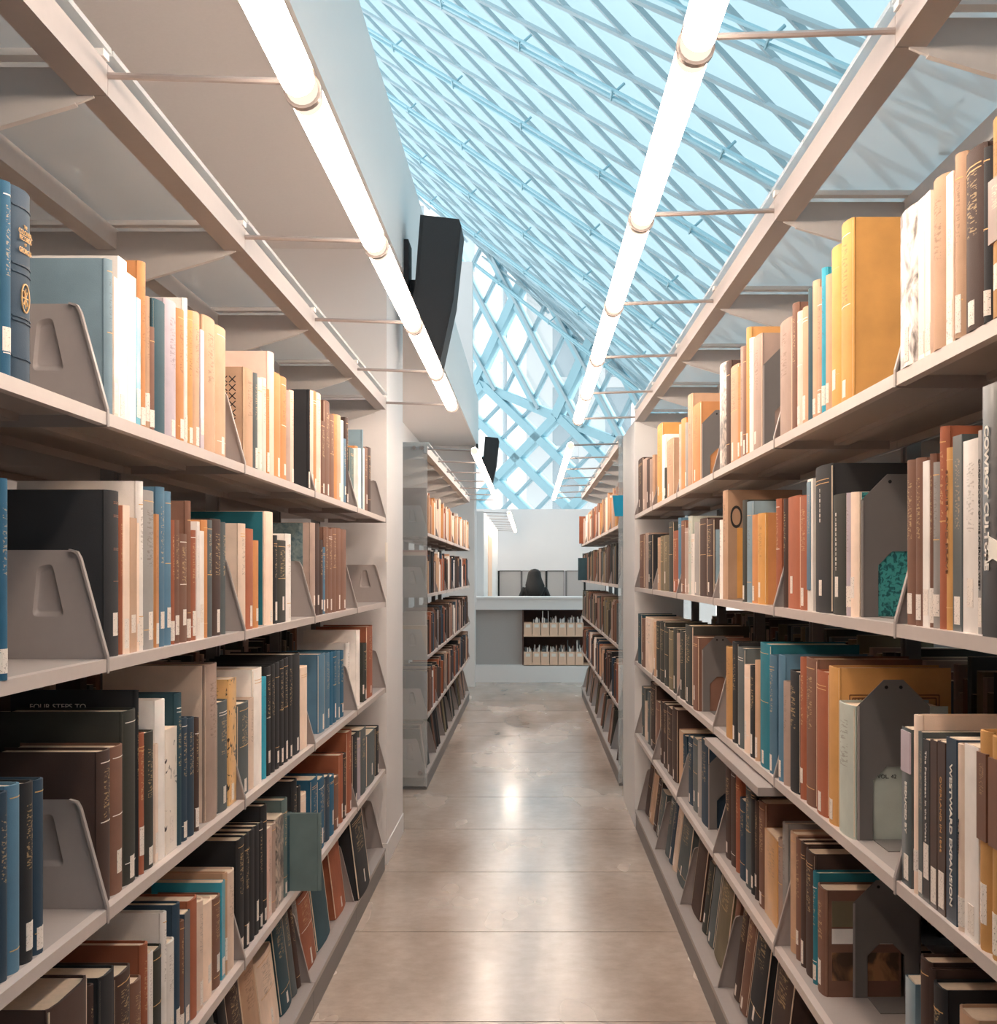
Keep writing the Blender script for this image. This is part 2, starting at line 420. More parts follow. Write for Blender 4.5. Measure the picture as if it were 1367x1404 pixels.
# end facade: diagonal lattice of beams with panes, on a vertical plane Y = 25.4-.83X
def fac(px, py, off=0.0):
    u = (px-VX)/F; Y = (25.4-off)/(1+.83*u); return at(px, py, Y)
fn_ = Vector((.83, 1, 0)).normalized()
facade = MB()
fold = lambda x: 521+.426*(x-645)
facade_top = MB().bar(fac(560, fold(560)), fac(900, fold(900)), .16, .16, (0, 0, 1))
fr = facade_top.build('window_1', CYBEAM); fr['kind'] = 'structure'
def isect(x0, y0, s, x1, y1, s2):
    x = (y1-y0+s*x0-s2*x1)/(s-s2); return x, y0+s*(x-x0)
# upper lattice
US = 1.9; VS = -2.15
Ux = [522, 568, 614, 660, 706, 752, 800, 848, 896]
Vx = [543, 585, 625, 665, 710, 755, 797, 842, 887, 930, 972, 1014]
for i, x in enumerate(Ux):
    b1 = isect(x, 500, US, 645, 521, .426); t1 = (x-(500-300)/US, 300)
    wd = .125
    MB().bar(fac(*b1), fac(*t1), wd, .16, fn_).build('beam', CYBEAM, fr)
    MB().bar(fac(*b1, .17), fac(*t1, .17), .05, .05, fn_).build('rail', CYBEAM_D, fr)
for i, x in enumerate(Vx):
    b1 = isect(x, 500, VS, 645, 521, .426); t1 = (x+(500-300)/2.15, 300)
    thick = (i % 3 == 0)
    if b1[0] > 900: continue
    MB().bar(fac(*b1), fac(*t1), .19 if thick else .06, .2 if thick else .08, fn_).build('beam' if thick else 'mullion', CYBEAM if thick else MULL, fr)
# lower lattice
LS = .97; WS = -1.04
Lx = [526, 584, 642, 702, 760, 818, 876, 934]
Wx = [530, 577, 624, 671, 718, 765, 812, 859, 906]
for i, x in enumerate(Lx):
    t1 = isect(x, 620, LS, 645, 521, .426); b1 = (x+(760-620)/LS, 760)
    MB().bar(fac(*t1), fac(*b1), .15, .2, fn_).build('beam', CYBEAM, fr)
for i, x in enumerate(Wx):
    t1 = isect(x, 620, WS, 645, 521, .426); b1 = (x+(760-620)/WS, 760)
    thick = (i % 3 == 1)
    MB().bar(fac(*t1), fac(*b1), .17 if thick else .05, .2 if thick else .08, fn_).build('beam' if thick else 'mullion', CYBEAM if thick else MULL, fr)
# panes between the diagonals, one per lattice cell
def cells(us, vs_, us_s, vs_s, y0, keep):
    for i in range(len(us)-1):
        for j in range(len(vs_)-1):
            q = [isect(us[a], y0, us_s, vs_[b], y0, vs_s) for a, b in ((i, j), (i+1, j), (i+1, j+1), (i, j+1))]
            cx = sum(p[0] for p in q)/4; cy = sum(p[1] for p in q)/4
            if keep(cx, cy):
                pts = [fac(*p) for p in q]
                MB().add(pts+[p+fn_*.01 for p in pts], [(0,1,2,3),(7,6,5,4),(0,1,5,4),(1,2,6,5),(2,3,7,6),(3,0,4,7)]).build('pane', PANE, fr)
cells(Ux, Vx, US, VS, 500, lambda x, y: 590 < x < 900 and fold(x)-230 < y < fold(x)+8 and y > 270)
cells(Lx, Wx, LS, WS, 620, lambda x, y: 600 < x < 900 and fold(x)-6 < y < 740)

# parapet with a recessed shelf, at the far end of the aisle
PY = 15.05
def zpx(y, Y=PY): return H+(VY-y)*Y/F
def xpx(x, Y=PY): return (x-VX)*Y/F
pp = MB()
pp.box(xpx(643), 1.4, PY, PY+.5, zpx(836), zpx(821))
pp.box(xpx(643), 1.4, PY, PY+.5, 0, zpx(912))
pp.box(xpx(643), xpx(652), PY, PY+.5, zpx(912), zpx(836))
par = struct('wall_parapet', pp, WHITE)
MB().box(xpx(652), xpx(718), PY+.10, PY+.14, zpx(912), zpx(836)).build('recess_panel', GREYPAN, par)
MB().box(xpx(650), 1.4, PY-.02, PY+.52, zpx(821), zpx(818.5)).build('ledge', WHITE, par)
case = thing('wooden_bookcase', 'dark wooden bookcase built under the far white parapet, holding beige file boxes', 'bookcase', (0, PY, 0))
cb = MB().box(xpx(716), 1.3, .40, .44, zpx(912), zpx(836)); cb.box(xpx(716), xpx(718), .02, .42, zpx(912), zpx(836))
cb.build('carcass', WOODD, case)
for yy in (871.5, 911.5): MB().box(xpx(718), 1.3, .0, .40, zpx(yy+1.4), zpx(yy)).build('shelf', BEIGE, case)
ordn = ['first', 'second', 'third', 'fourth', 'fifth', 'sixth', 'seventh', 'eighth', 'ninth', 'tenth', 'eleventh', 'twelfth', 'thirteenth', 'fourteenth', 'fifteenth', 'sixteenth',
        'seventeenth', 'eighteenth', 'nineteenth', 'twentieth', 'twenty-first', 'twenty-second', 'twenty-third', 'twenty-fourth', 'twenty-fifth', 'twenty-sixth', 'twenty-seventh', 'twenty-eighth', 'twenty-ninth', 'thirtieth']
mags = MB()
for r_, (yb, nm) in enumerate(((871.5, 'upper'), (911.5, 'lower'))):
    for q in range(7):
        x0 = xpx(718.4+11.8*q); x1 = x0+.090; z0 = zpx(yb)
        t = thing('magazine_file', 'beige magazine file, %s from left on %s shelf of far bookcase' % (ordn[q], nm), 'file box', (x0, PY+.02, z0), 'beige magazine files in the far bookcase')
        m = MB().box(0, .09, 0, .004, 0, .145); m.box(0, .004, .004, .26, 0, .145); m.box(.086, .09, .004, .26, 0, .145); m.box(0, .09, .26, .264, 0, .145); m.box(.004, .086, .004, .26, 0, .004)
        m.build('box', BEIGE, t)
        MB().box(.02, .07, -.002, 0, .09, .125).build('label_card', INKW, t)
        xx = x0+.008
        while xx < x0+.08 and not (r_ == 0 and q < 1):
            tt = random.uniform(.005, .014); hh = random.uniform(.17, .22)
            if random.random() < .06: hh = .27
            mags.box(xx, min(xx+tt-.001, x0+.083), PY+.05, PY+.22, z0+.006, z0+hh, random.choice([0, 0, 1, 2, 1])); xx += tt
tag(mags.build('magazines', [bmat('wht', True), bmat('dgy', True), bmat('tau', True)]), 'thin magazines standing in the beige file boxes at the far end', 'magazines', kind='stuff')

# grey acoustic panels behind the seated woman
PZ = H+.02
for q, (xa, xb) in enumerate(((685, 714), (716.5, 747), (750.5, 773), (777.5, 800), (803, 830))):
    t = thing('room_divider', 'grey fabric divider panel, %s from the left behind the seated woman' % ordn[q], 'divider', (xpx(xa, 22), 22, 0), 'grey dividers behind the woman')
    wd = (xb-xa)*22/F
    MB().box(0, wd, 0, .05, .1, PZ).build('panel', GREYPAN, t)
    m = MB().box(-.03, 0, -.01, .06, 0, PZ+.01); m.box(wd, wd+.01, -.01, .06, 0, PZ+.01); m.box(0, wd, -.01, .06, PZ, PZ+.012)
    m.build('frame', STEEL_D if q % 2 else HOLE, t)

# ================================================================== SHELVING
# heights of the four upper shelves (top faces) for the two sides
LEV = {-1: [1.462, 1.112, .757, .420], 1: [1.511, 1.164, .810, .462]}
CAN = {-1: H+.677, 1: H+.727}
A_ = {-1: .600, 1: .505}
TILT = R(7)
def side_meshes(s, L):
    """meshes of one shelving bay in local coords: x = s*v inward, y along the aisle"""
    M = {}
    X = lambda v: s*v
    def tray(d=.265):
        m = MB(); m.box(X(0), X(.014), 0, L-.003, -.018, 0, 1); m.box(X(.014), X(d), 0, L-.003, -.003, 0)
        m.box(X(d-.01), X(d), 0, L-.003, -.018, -.003); m.box(X(.12), X(.15), .02, L-.02, -.014, -.003)
        return m.mesh('shelf', [STEEL, LIP_LIT])
    M['shelf'] = tray()
    def trayr(d=.265):
        m = MB(); W = .58
        m.box(X(W), X(W-.014), 0, L-.003, -.018, 0); m.box(X(W-.014), X(W-d), 0, L-.003, -.003, 0)
        return m.mesh('shelf', STEEL)
    M['rear_shelf'] = trayr()
    def plate(h=.155, d=.24, slope=.042, lip=.02):
        m = MB(); P = [(0, -lip), (0, .004), (slope-.004, h-.012), (slope+.001, h-.003), (slope+.012, h), (d, h), (d, -lip)]
        # folded front flange
        for (a0, b0), (a1, b1) in zip(P[:4], P[1:5]):
            m.bar((X(a0), -.004, b0), (X(a1), -.004, b1), .003, .009, (0, 1, 0))
        # pressed handle slot: a rounded recess in the plate
        k = h/.155
        S = [(.062, .060*k), (.108, .060*k), (.101, .132*k), (.079, .136*k)]
        loop = []
        for q in range(4):
            P0 = Vector(S[q-1]); P1 = Vector(S[q]); P2 = Vector(S[(q+1) % 4])
            d0 = (P0-P1).normalized(); d2 = (P2-P1).normalized(); r_ = .008
            A0 = P1+d0*r_; A2 = P1+d2*r_
            for tt in (0, .33, .66, 1): loop.append(A0*(1-tt)**2+P1*2*tt*(1-tt)+A2*tt**2)
        cen = sum(loop, Vector((0, 0)))/len(loop); nl = len(loop)
        out = [Vector(p) for p in P]; allp = out+loop
        tri = tessellate_polygon([[Vector((p[0], p[1], 0)) for p in out], [Vector((p[0], p[1], 0)) for p in loop]])
        for yy in (-.0015, .0015):
            m.add([(X(p[0]), yy, p[1]) for p in allp], [tuple(t_) for t_ in tri])
        V = []
        for sc_, yy in ((1.0, -.0015), (.95, -.0008), (.84, .0052), (.76, .0062)):
            for p in loop:
                q = cen+(p-cen)*sc_; V.append((X(q[0]), yy, q[1]))
        Fs = []
        for r_ in range(3):
            for i in range(nl): Fs.append((r_*nl+i, r_*nl+(i+1) % nl, (r_+1)*nl+(i+1) % nl, (r_+1)*nl+i))
        Fs.append(tuple(3*nl+i for i in range(nl)))
        m.add(V, Fs)
        return m.mesh('shelf_end', STEEL, True)
    M['end'] = plate()
    M['base_end'] = plate(.20, .25, .05, .02)
    m = MB(); m.box(X(.275), X(.305), -.02, .02, 0, CAN[s]+.045); m.box(X(.27), X(.275), -.008, .008, .1, CAN[s])
    M['post'] = m.mesh('upright_post', STEEL_D)
    # base
    m = MB(); m.box(X(.02), X(.56), 0, L, 0, .012); m.box(X(.004), X(.02), 0, L-.002, 0, .085)
    M['kick'] = m.mesh('kick_plate', STEEL_D)
    m = MB(); ct, st = math.cos(TILT), math.sin(TILT)
    m.box(X(0), X(.035), 0, L-.003, .078, .092)
    P = [(.035, .092), (.035, .088), (.27, .088-.235*st), (.27, .092-.235*st)]
    m.prism([(X(a), b) for a, b in P], 0, L-.003)
    M['base'] = m.mesh('base_shelf', STEEL)
    # canopy
    z = CAN[s]
    m = MB(); P = [(.02, z-.002), (.045, z-.012), (.29, z-.085), (.29, z+.04), (.02, z+.04)]
    m.prism([(X(a), b) for a, b in P], -.003, .003)
    P2 = [(.58-a, b) for a, b in P]
    m.prism([(X(a), b) for a, b in P2], -.003, .003)
    m.bar((X(.045), 0, z-.012), (X(.29), 0, z-.085), .014, .003, (0, 0, 1))
    M['bracket'] = m.mesh('canopy_bracket', BRACKET)
    m = MB(); m.box(X(0), X(.043), 0, L-.002, z, z+.004); m.box(X(0), X(.004), 0, L-.002, z+.004, z+.045); m.box(X(.039), X(.043), 0, L-.002, z+.004, z+.045)
    M['beam'] = m.mesh('canopy_beam', STEEL)
    m = MB(); m.box(X(.27), X(.31), 0, L-.002, z+.002, z+.045)
    M['spine'] = m.mesh('spine_beam', BRACKET)
    m = MB(); m.box(X(.537), X(.58), 0, L-.002, z, z+.045)
    M['rbeam'] = m.mesh('canopy_beam', STEEL)
    m = MB(); m.box(X(-.006), X(.586), .004, L-.004, z+.058, z+.066)
    M['glass'] = m.mesh('canopy_glass', CANOPY_GLASS)
    m = MB(); m.box(X(-.003), X(.583), L-.03, L-.004, z+.047, z+.057)
    M['gedge'] = m.mesh('glass_channel', WHITE)
    m = MB(); m.tube((0, 0, 0), (0, 0, .035), .012, 12)
    M['standoff'] = m.mesh('standoff', INKW, True)
    return M
def bays(s, y0, n, L, label, rear=True, first_end=True, A=None, panel=False):
    A = A or A_[s]; M = side_meshes(s, L); out = []
    for i in range(n):
        t = thing('library_shelving', 'grey steel shelving bay, %s from near end of %s' % (ordn[i], label), 'bookshelf', (s*A, y0+i*L, 0), 'steel shelving bays of the '+label)
        link('base_shelf', M['base'], t); link('kick_plate', M['kick'], t)
        ends = [0] + ([L] if i == n-1 else [])
        for e in ends:
            link('upright_post', M['post'], t, (0, e-(.02 if e else -.02), 0))
            link('canopy_bracket', M['bracket'], t, (0, e-(.006 if e else 0), 0))
            link('shelf_end', M['base_end'], t, (s*.012, e-(.004 if e else 0), .088))
        for z in LEV[s]:
            sh = link('shelf', M['shelf'], t, (0, .0015, z))
            for e in ends:
                link('shelf_end', M['end'], sh, (0, e-(.004 if e else 0), 0))
            if rear: link('shelf', M['rear_shelf'], t, (0, .0015, z))
        link('canopy_beam', M['beam'], t); link('spine_beam', M['spine'], t); link('canopy_beam', M['rbeam'], t)
        g = link('canopy_glass', M['glass'], t); link('glass_channel', M['gedge'], t)
        for q in (.30, .68):
            link('standoff', M['standoff'], g, (s*.28, q, CAN[s]+.066))
        out.append(t)
    return out
LL, LR = .915, .92
left = bays(-1, 1.902-LL, 5, LL, 'left front stack')
right = bays(1, 1.853-LR, 6, LR, 'right front stack')
farl = bays(-1, 7.62, 6, .885, 'left rear stack', rear=False, A=.585)
farr = bays(1, 7.75, 6, .93, 'right rear stack', rear=False, A=.51)
tw = struct('wall_beyond_parapet', MB().box(-.95, -.545, 15.7, 22.5, 0, H+.72), WHITE)
MB().box(-.545, -.538, 17.2, 18.9, 0, H+.48).build('wood_panel', BEIGE, tw)
struct('dark_backing_right', MB().box(1.95, 2.05, -1, 7.2, 0, 1.62), STEEL_D)  # added dark sheet in place of the next stack, keeps shelf gaps dark
# pull-out reference shelf on the right
t = right[2]
MB().box(-.03, .23, .02, LR-.05, LEV[1][2]-.042, LEV[1][2]-.024).build('pull_out_shelf', STEEL, t)
# frosted end panels of the rear stacks
for s, bay, A in ((-1, farl[0], .585), (1, farr[0], .51)):
    ep = MB().box(s*.0, s*.56, -.02, -.012, .02, CAN[s]+.062).build('end_panel', END_ACRYLIC, bay)
    for zz, vv in ((CAN[s]+.03, .03), (CAN[s]+.03, .075), (.10, .04)):
        MB().tube((s*vv, -.028, zz), (s*vv, -.02, zz), .011, 12).build('bolt', ALU, ep, True)
t = tag(MB().prism([(.488, 0), (.60, .005), (.605, .125), (.475, .12)], 7.722, 7.724).build('paper_notice', BLUEP), 'bright blue paper taped to the end panel of the right rear stack', 'paper notice')
t.location.z = zpx(708, 7.72)
t.location.x = .0

# ------------------------------------------------------------------ overhead tube lights
def lights(s, ys, A, x, z, label, r=.0235):
    n = len(ys)
    for i in range(n):
        y1 = ys[i]; y0 = ys[i]-(ys[1]-ys[0])
        t = thing('tube_light', 'glowing warm tube light, %s from near end above the %s' % (ordn[i], label), 'lamp', (x, y0, z), 'tube lights above the '+label)
        L = y1-y0
        MB().tube((0, .035, 0), (0, L-.045, 0), r, 20).build('tube', GLOW, t, True)
        MB().tube((0, L-.045, 0), (0, L-.010, 0), r*.97, 20).build('tube_end', GLOW_END, t, True)
        MB().tube((0, .004, 0), (0, .035, 0), r*.97, 20).build('tube_end', GLOW_END, t, True)
        MB().tube((0, L-.010, 0), (0, L+.003, 0), r*1.16, 20).build('end_ring', ALU, t, True)
        # housing shell on the stack side and above
        m = MB(); n2 = 9
        for q in range(n2):
            a0 = R(35+q*110/n2*1.0); a1 = R(35+(q+1)*110/n2)
            p0 = (math.cos(a0)*r*1.14, math.sin(a0)*r*1.14); p1 = (math.cos(a1)*r*1.14, math.sin(a1)*r*1.14)
            m.add([(p0[0], .005, p0[1]), (p1[0], .005, p1[1]), (p1[0], L, p1[1]), (p0[0], L, p0[1])], [(0, 1, 2, 3)])
        m.build('housing', ALU, t, True)
        if i == 0 and y0 > 5: MB().tube((s*r, .01, .004), (s*(abs(s*A-x)+.003), .01, .012), .0052, 8).build('support_rod', ALU, t, True)
        MB().tube((s*r, L-.03, .004), (s*(abs(s*A-x)+.003), L-.03, .012), .0052, 8).build('support_rod', ALU, t, True)
lights(-1, [1.902+LL*k+.03 for k in range(5)], .60, -.3275, H+.694, 'left front stack')
lights(1, [1.853+LR*k+.03 for k in range(6)], .505, .232, H+.738, 'right front stack')
lights(-1, [7.64+.885*(k) for k in range(1, 7)], .585, -.32, H+.694, 'left rear stack', .0195)
lights(1, [7.78+.93*(k) for k in range(1, 7)], .51, .235, H+.738, 'right rear stack', .0195)
lights(-1, [15.7+.97*(k+1) for k in range(7)], .545, -.25, H+.694, 'white casing beyond the parapet')

# ------------------------------------------------------------------ loudspeakers on the bulkhead
def speaker(loc, k, label):
    t = thing('loudspeaker', label, 'loudspeaker', loc)
    P = [(-.10, .33), (.075, .31), (.085, .28), (.05, -.05), (-.01, -.33), (-.06, -.26), (-.145, -.10), (-.125, .0)]
    P = [(a*k, b*k) for a, b in P]
    MB().prism(P, -.13*k, .13*k).build('cabinet', BLACK, t)
    Pg = [(a*.86, b*.93) for a, b in P]
    MB().prism(Pg, -.137*k, -.13*k).build('grille', BLACK, t)
    X = BX-loc[0]
    m = MB().tube((X, .06*k, .035*k), (-.12*k, .06*k, .035*k), .016*k, 8); m.box(-.17*k, -.11*k, .02, .1*k, .0, .07*k)
    m.build('mounting_arm', BLACK, t)
    MB().box(X, X+.02*k, -.05*k, .13*k, -.0*k, .24*k).build('wall_plate', BLACK, t)
speaker((-.395, 6.15, H+1.28), 1.0, 'tall black loudspeaker bracketed to white bulkhead above left front stack')
speaker((-.40, 14.3, H+1.18), .80, 'small distant black loudspeaker bracketed to white bulkhead above left rear stack')

# ================================================================== BOOKS
SHELFNAME = ['top shelf', 'second shelf', 'third shelf', 'fourth shelf', 'bottom shelf']
BOOKS = []   # records for labels
def book_mesh(s, t, wd, h, paper):
    bt = .0009 if paper else .0026
    bul = min(.004, t*.18) if not paper else .0004
    if paper: O = [(0, wd), (0, .001), (t*.03, 0), (t*.97, 0), (t, .001), (t, wd)]
    else:
        g = min(.0012, t*.1)
        O = [(0, wd), (0, .013), (g, .010), (g, .008), (0, .0065), (t*.06, .003), (t*.22, .0015-bul*.4), (t*.5, .001-bul*.8), (t*.78, .0015-bul*.4), (t*.94, .003), (t, .0065), (t-g, .008), (t-g, .010), (t, .013), (t, wd)]
    n = len(O)
    I = []
    for (u, v) in O:
        uu = min(max(u, bt), t-bt); I.append((uu, v if v > .02 else max(v, 0)+bt*1.2))
    m = MB(); X = lambda v: s*v
    V = []
    for z in (0, h):
        for (u, v) in O: V.append((X(v), u, z))
        for (u, v) in I: V.append((X(v), u, z))
    Fs = []
    for i in range(n-1):
        Fs.append((i, i+1, i+1+2*n, i+2*n))
        Fs.append((n+i, n+i+1, n+i+1+2*n, n+i+2*n))
        Fs.append((i, i+1, n+i+1, n+i)); Fs.append((2*n+i, 2*n+i+1, 3*n+i+1, 3*n+i))
    Fs += [(0, n, 3*n, 2*n), (n-1, 2*n-1, 4*n-1, 3*n-1)]
    m.add(V, Fs)
    return m
def face(t): return max(min(.004, t*.18)*.8-.001, 0)+.0006
def spine_strip(s, t, paper, u0, u1, z0, z1, off=.0004):
    bul = min(.004, t*.18) if not paper else .0004
    def v(u):
        if paper: return 0
        pts = [(0, .0065), (t*.06, .003), (t*.22, .0015-bul*.4), (t*.5, .001-bul*.8), (t*.78, .0015-bul*.4), (t*.94, .003), (t, .0065)]
        for (a, b), (c, d) in zip(pts, pts[1:]):
            if a <= u <= c: return b+(d-b)*(u-a)/max(c-a, 1e-6)
        return .0065
    n = 7; m = MB(); V = []
    us = [u0+(u1-u0)*i/(n-1) for i in range(n)]
    for z in (z0, z1):
        for o_ in (off, -.0008):
            for u in us: V.append((s*(v(u)-o_), u, z))
    Fs = []
    for i in range(n-1):
        Fs += [(i, i+1, 2*n+i+1, 2*n+i), (n+i, n+i+1, 3*n+i+1, 3*n+i), (i, i+1, n+i+1, n+i), (2*n+i, 2*n+i+1, 3*n+i+1, 3*n+i)]
    Fs += [(0, n, 3*n, 2*n), (n-1, 2*n-1, 4*n-1, 3*n-1)]
    return m.add(V, Fs)
def add_book(s, lev, xa, xb, ytop, code, sb=.012, paper=None, label=None, tilt=False, Yr=None, h=None, wd=None, A=None, cover=None):
    A = (A or A_[s])+sb
    if Yr is None:
        Ya, Yb = sorted((F*A/abs(xa-VX), F*A/abs(xb-VX)))
    else: Ya, Yb = Yr
    zs = LEV[s][lev] if lev < 4 else .094
    BOOKS.append(dict(s=s, lev=lev, A=A, Ya=Ya, Yb=Yb, ytop=ytop, code=code, zs=zs, paper=paper, h=h, wd=wd, tilt=tilt, cover=cover, label=label, sb=sb, xm=(xa+xb)/2 if xa else 0))
    return BOOKS[-1]
def rows(s, lev, data, sb=.012, **kw):
    for ln in data.strip().split('|'):
        p = ln.split()
        if not p: continue
        xa, xb, yt, code = float(p[0]), float(p[1]), float(p[2]), p[3]
        d = dict(sb=sb, **kw)
        for o in p[4:]:
            if o[0] == 's': d['sb'] = float(o[1:])
            if o[0] == 'w': d['wd'] = float(o[1:])
            if o == 'p': d['paper'] = True
            if o[0] == 'C': d['cover'] = o[1:]
        add_book(s, lev, xa, xb, yt, code, **d)

rows(-1, 0, """-14 0 262 tan|1 17 250 blu s.008|17 46 262 nvy s.008 Cblueold|
148 156 357 slb|156 162 381 cre p|162 174 355 wht p|174 187 378 wht p|187 193 409 cyn p|193 201 360 org|201 206 407 tan|206 213 449 brn|213 229 414 dtl|229 244 414 lav|244 254 425 org|254 257.5 409 wht|257.5 266 427 och|266 275 429 tan|275 280 453 lav p|281 297 437 tan|297 312 450 tan|
337 349 507 tan Cpattern|349 354 512 dgy|354 360 519 mnt|360 366 519 mnt|366 370 534 org|370 377 484 pnk|377 386 513 org|386 394 518 org|394 399 537 tau|399 403.5 536 pnk|
425 426.5 534 blk|426.5 430 536 pnk|430 434.5 537 org|434.5 441 540 cre|441 446 578 brn|446 453 551 brn|453 459 569 brn|459 463 569 org|463 468 570 tan|468 471.5 577 wht|471.5 475 602 stl|475 478 573 dbr|
481 486 615 grn s.03|486 491 612 org s.03|491.5 495 615 wht|495 497.5 589 slb|497.5 500 615 wht|500 505 614 brn|505 509 614 dbr""")
rows(-1, 1, """-12 0 668 blu|0 13 656 blu s.0|
148 166 673 blk Cblack|166 169 693 rst|169 178 693 cre p|178 188 710 tan p|188 191 717 cre p|191 197 660 wht|197 214 673 gry|214 218 705 org p|218 227 668 stl|227 236 674 stl|236 240 713 rst|240 247 713 brn|247 258 732 brn|258 262 687 brn|262 270 727 rst|270 274 715 wht p|274 280 728 wht p|280 285 713 org|285 292 713 dgy|292 305 712 dbr|305 310 716 dgy|
330 338 718 cre|338 349 725 rst|349 355.5 741 org|366 376 702 cre Cteal|376 381 734 blk|381 394 741 dgn|394 400 732 wht|
428 433 717 tau Cmottle|433 439 718 dbr|439 443.5 740 dbr|443.5 446 750 stl|446 451 723 brn|451 456.5 725 brn|456.5 462 724 brn|462 468 724 brn|468 476 726 brn""")
rows(-1, 2, """-16 -2 1090 nvy|-2 13 1086 nvy|13 30 1075 stl|32 48 1072 blk|48 62 1068 nvy|
138 154 1028 dbr|154 171 1022 brn|171 189 973 dgn|189 191 946 blk Cfour|191 199 1005 rst|199 213 1003 dgn|213 217 1020 cre p|217 228 959 wht|228 243 998 wht p Cmap|243 250 950 dtl|250 258 984 nvy|258 268 984 nvy|268 274 984 dbr|284 300 910 tau Ccream|300 314 961 dgy|314 328 930 tan p Cmap2|328 343 963 dgy|343 349 957 cre|349 361 916 wht|361 366 928 cyn|366 372 914 blk|372 378 911 blk|378 384 908 blk|384 390 905 blk|390 396 902 blk|396 402 899 blk|402 413 896 blk|413 423 914 cre|
438 447 896 stl s.02|447 453 895 stl s.02|453 457 894 blu s.02|457 462 893 blu s.02|462 467 893 stl s.02|467 472 892 blu s.02|476 480 881 wht s.035|480 489 884 dgy s.035|490.5 494 864 wht|495 499 882 dgn|499 503.5 882 dgn|504 512 858 rst""", A=.604)
rows(-1, 3, """70 124 1360 dbr|124 140 1350 dbr|140 160 1332 blk|160 182 1330 dbr|182 196 1343 brn|196 204 1293 rst|204 210 1305 wht p|210 224 1300 dgn|224 229 1250 wht|229 241 1290 wht|241 248 1238 nvy|248 253 1262 brn|253 261 1250 nvy p|261 272 1231 rst|272 280 1234 cre|280 293 1235 cre|293 304 1229 brn|304 309 1208 cyn p|309 312 1196 tan|312 323 1194 cre|
324 336 1149 blk|336 343 1143 blk|343 350 1137 blk|350 356 1131 blk|356 361 1127 blk|361 367 1103 blk|367 373 1135 pnk p|373 379 1129 tau|379 389 1119 tau p Cgphoto|389 395 1095 grn|395 402 1116 dtl|402 408 1069 blk|408 413 1078 blk|413 421 1088 cre|
428 437 1066 blu|437 446 1066 blu|447 453 1063 nvy|453 459 1063 blu|459 465 1064 brn|466.5 471 1034 rst|471 475 1033 dbr|
477 484 1002 rst|485 491 1005 blk|491 495 1013 lav|495 503 998 dgy|504 515 1003 dgy|516 520 996 blk""", A=.604)
# the grey-green book that sticks out of the fourth shelf
add_book(-1, 3, 0, 0, 0, 'grn', sb=-.063, Yr=(3.425, 3.442), h=.198, wd=.2)
# bottom shelf, leaning back
rows(-1, 4, """300 318 1345 dgy|318 326 1330 blk|326 344 1322 dbr|344 364 1312 tan|364 386 1306 cre|
388 402 1245 dtl|402 409 1235 dgy|409 414 1232 dbr|414 419 1230 gry|419 436 1223 rst|
437 455 1160 dtl|462 477 1152 rst|479 491 1125 brn|491 509 1112 blk s-.008""", sb=.035, tilt=True)

rows(1, 0, """1223 1259 288 lav s.0 Cphoto|1259 1268 272 cre p s.0|1268 1276 264 cre p s.0|1276 1296 245 tan s.0|1297 1307 238 cre p s.0|1307 1320 212 tan s.0|1320 1347 206 dbr s.0|1347 1356 203 blk s.0|1357 1380 160 och s.0|1380 1400 170 brn s.0|
1151 1166 306 yel|1138 1151 340 yel|1131 1138 378 tan|1126 1131 368 cyn|1120 1126 395 tan|1113 1120 386 tan|1107 1113 396 dtl|1099 1107 422 tan|1092 1099 428 pnk|1085 1092 417 brn|1067 1083 441 tau|
1031 1042 462 tau|1027 1031 464 wht|1022.5 1027 450 och|1018.5 1022.5 476 brn|1015 1018.5 476 tau|1011 1015 503 org|1000 1010.5 503 tan|995 1000 496 dbr|985 994.5 500 tau Cspeck|
948 959 556 org|942 948 542 tan|939 942 580 gry|933 939 575 org|931 933 582 pnk|
913 922 604 tan|911 913 668 dgn|907 911 597 wht|900 907 583 yel|
894.5 898 624 tan|890 894 630 tau|886 890 630 dbr|881 886 630 tau|874 880.5 630 dbr""", sb=.006)
rows(1, 1, """1346 1388 523 blk s.0 p|1341 1346 590 gry p|1320 1341 603 wht p|1306 1319 597 dgy p|1296 1306 614 och|1287 1296 585 rst|1278 1287 634 gry|1274 1278 622 brn|1265 1274 632 wht p|1254 1264 628 brn|1238 1253.5 631 brn|
1165 1173 675 cre Ctealpat|1160 1165 676 lav|1139 1158 678 dgn|1115 1138 639 blk|1107 1114 657 wht p|1095 1107 680 rst|1078 1095 681 rst|1074 1078 684 dbr|1063.5 1074 684 rst|
1037 1047 704 yel Corange|1030 1037 706 org|1023 1030 688 slb|1017 1023 686 dgn|990 996 673 tan Cbigo|986 990 713 wht|981 986 726 slb|968 977 712 dbr|958 968 711 dbr|951 958 716 gry|947 951 732 wht|943 947 708 mnt|938 943 724 tau|933 938 714 brn|929.5 933 710 stl|
922 929 728 rst|916 922 716 dgn|909 916 734 olv|905 909 735 olv|901 905 737 tan|
888 893.5 733 blk|884 888 731 tau|876 882 733 brn""")
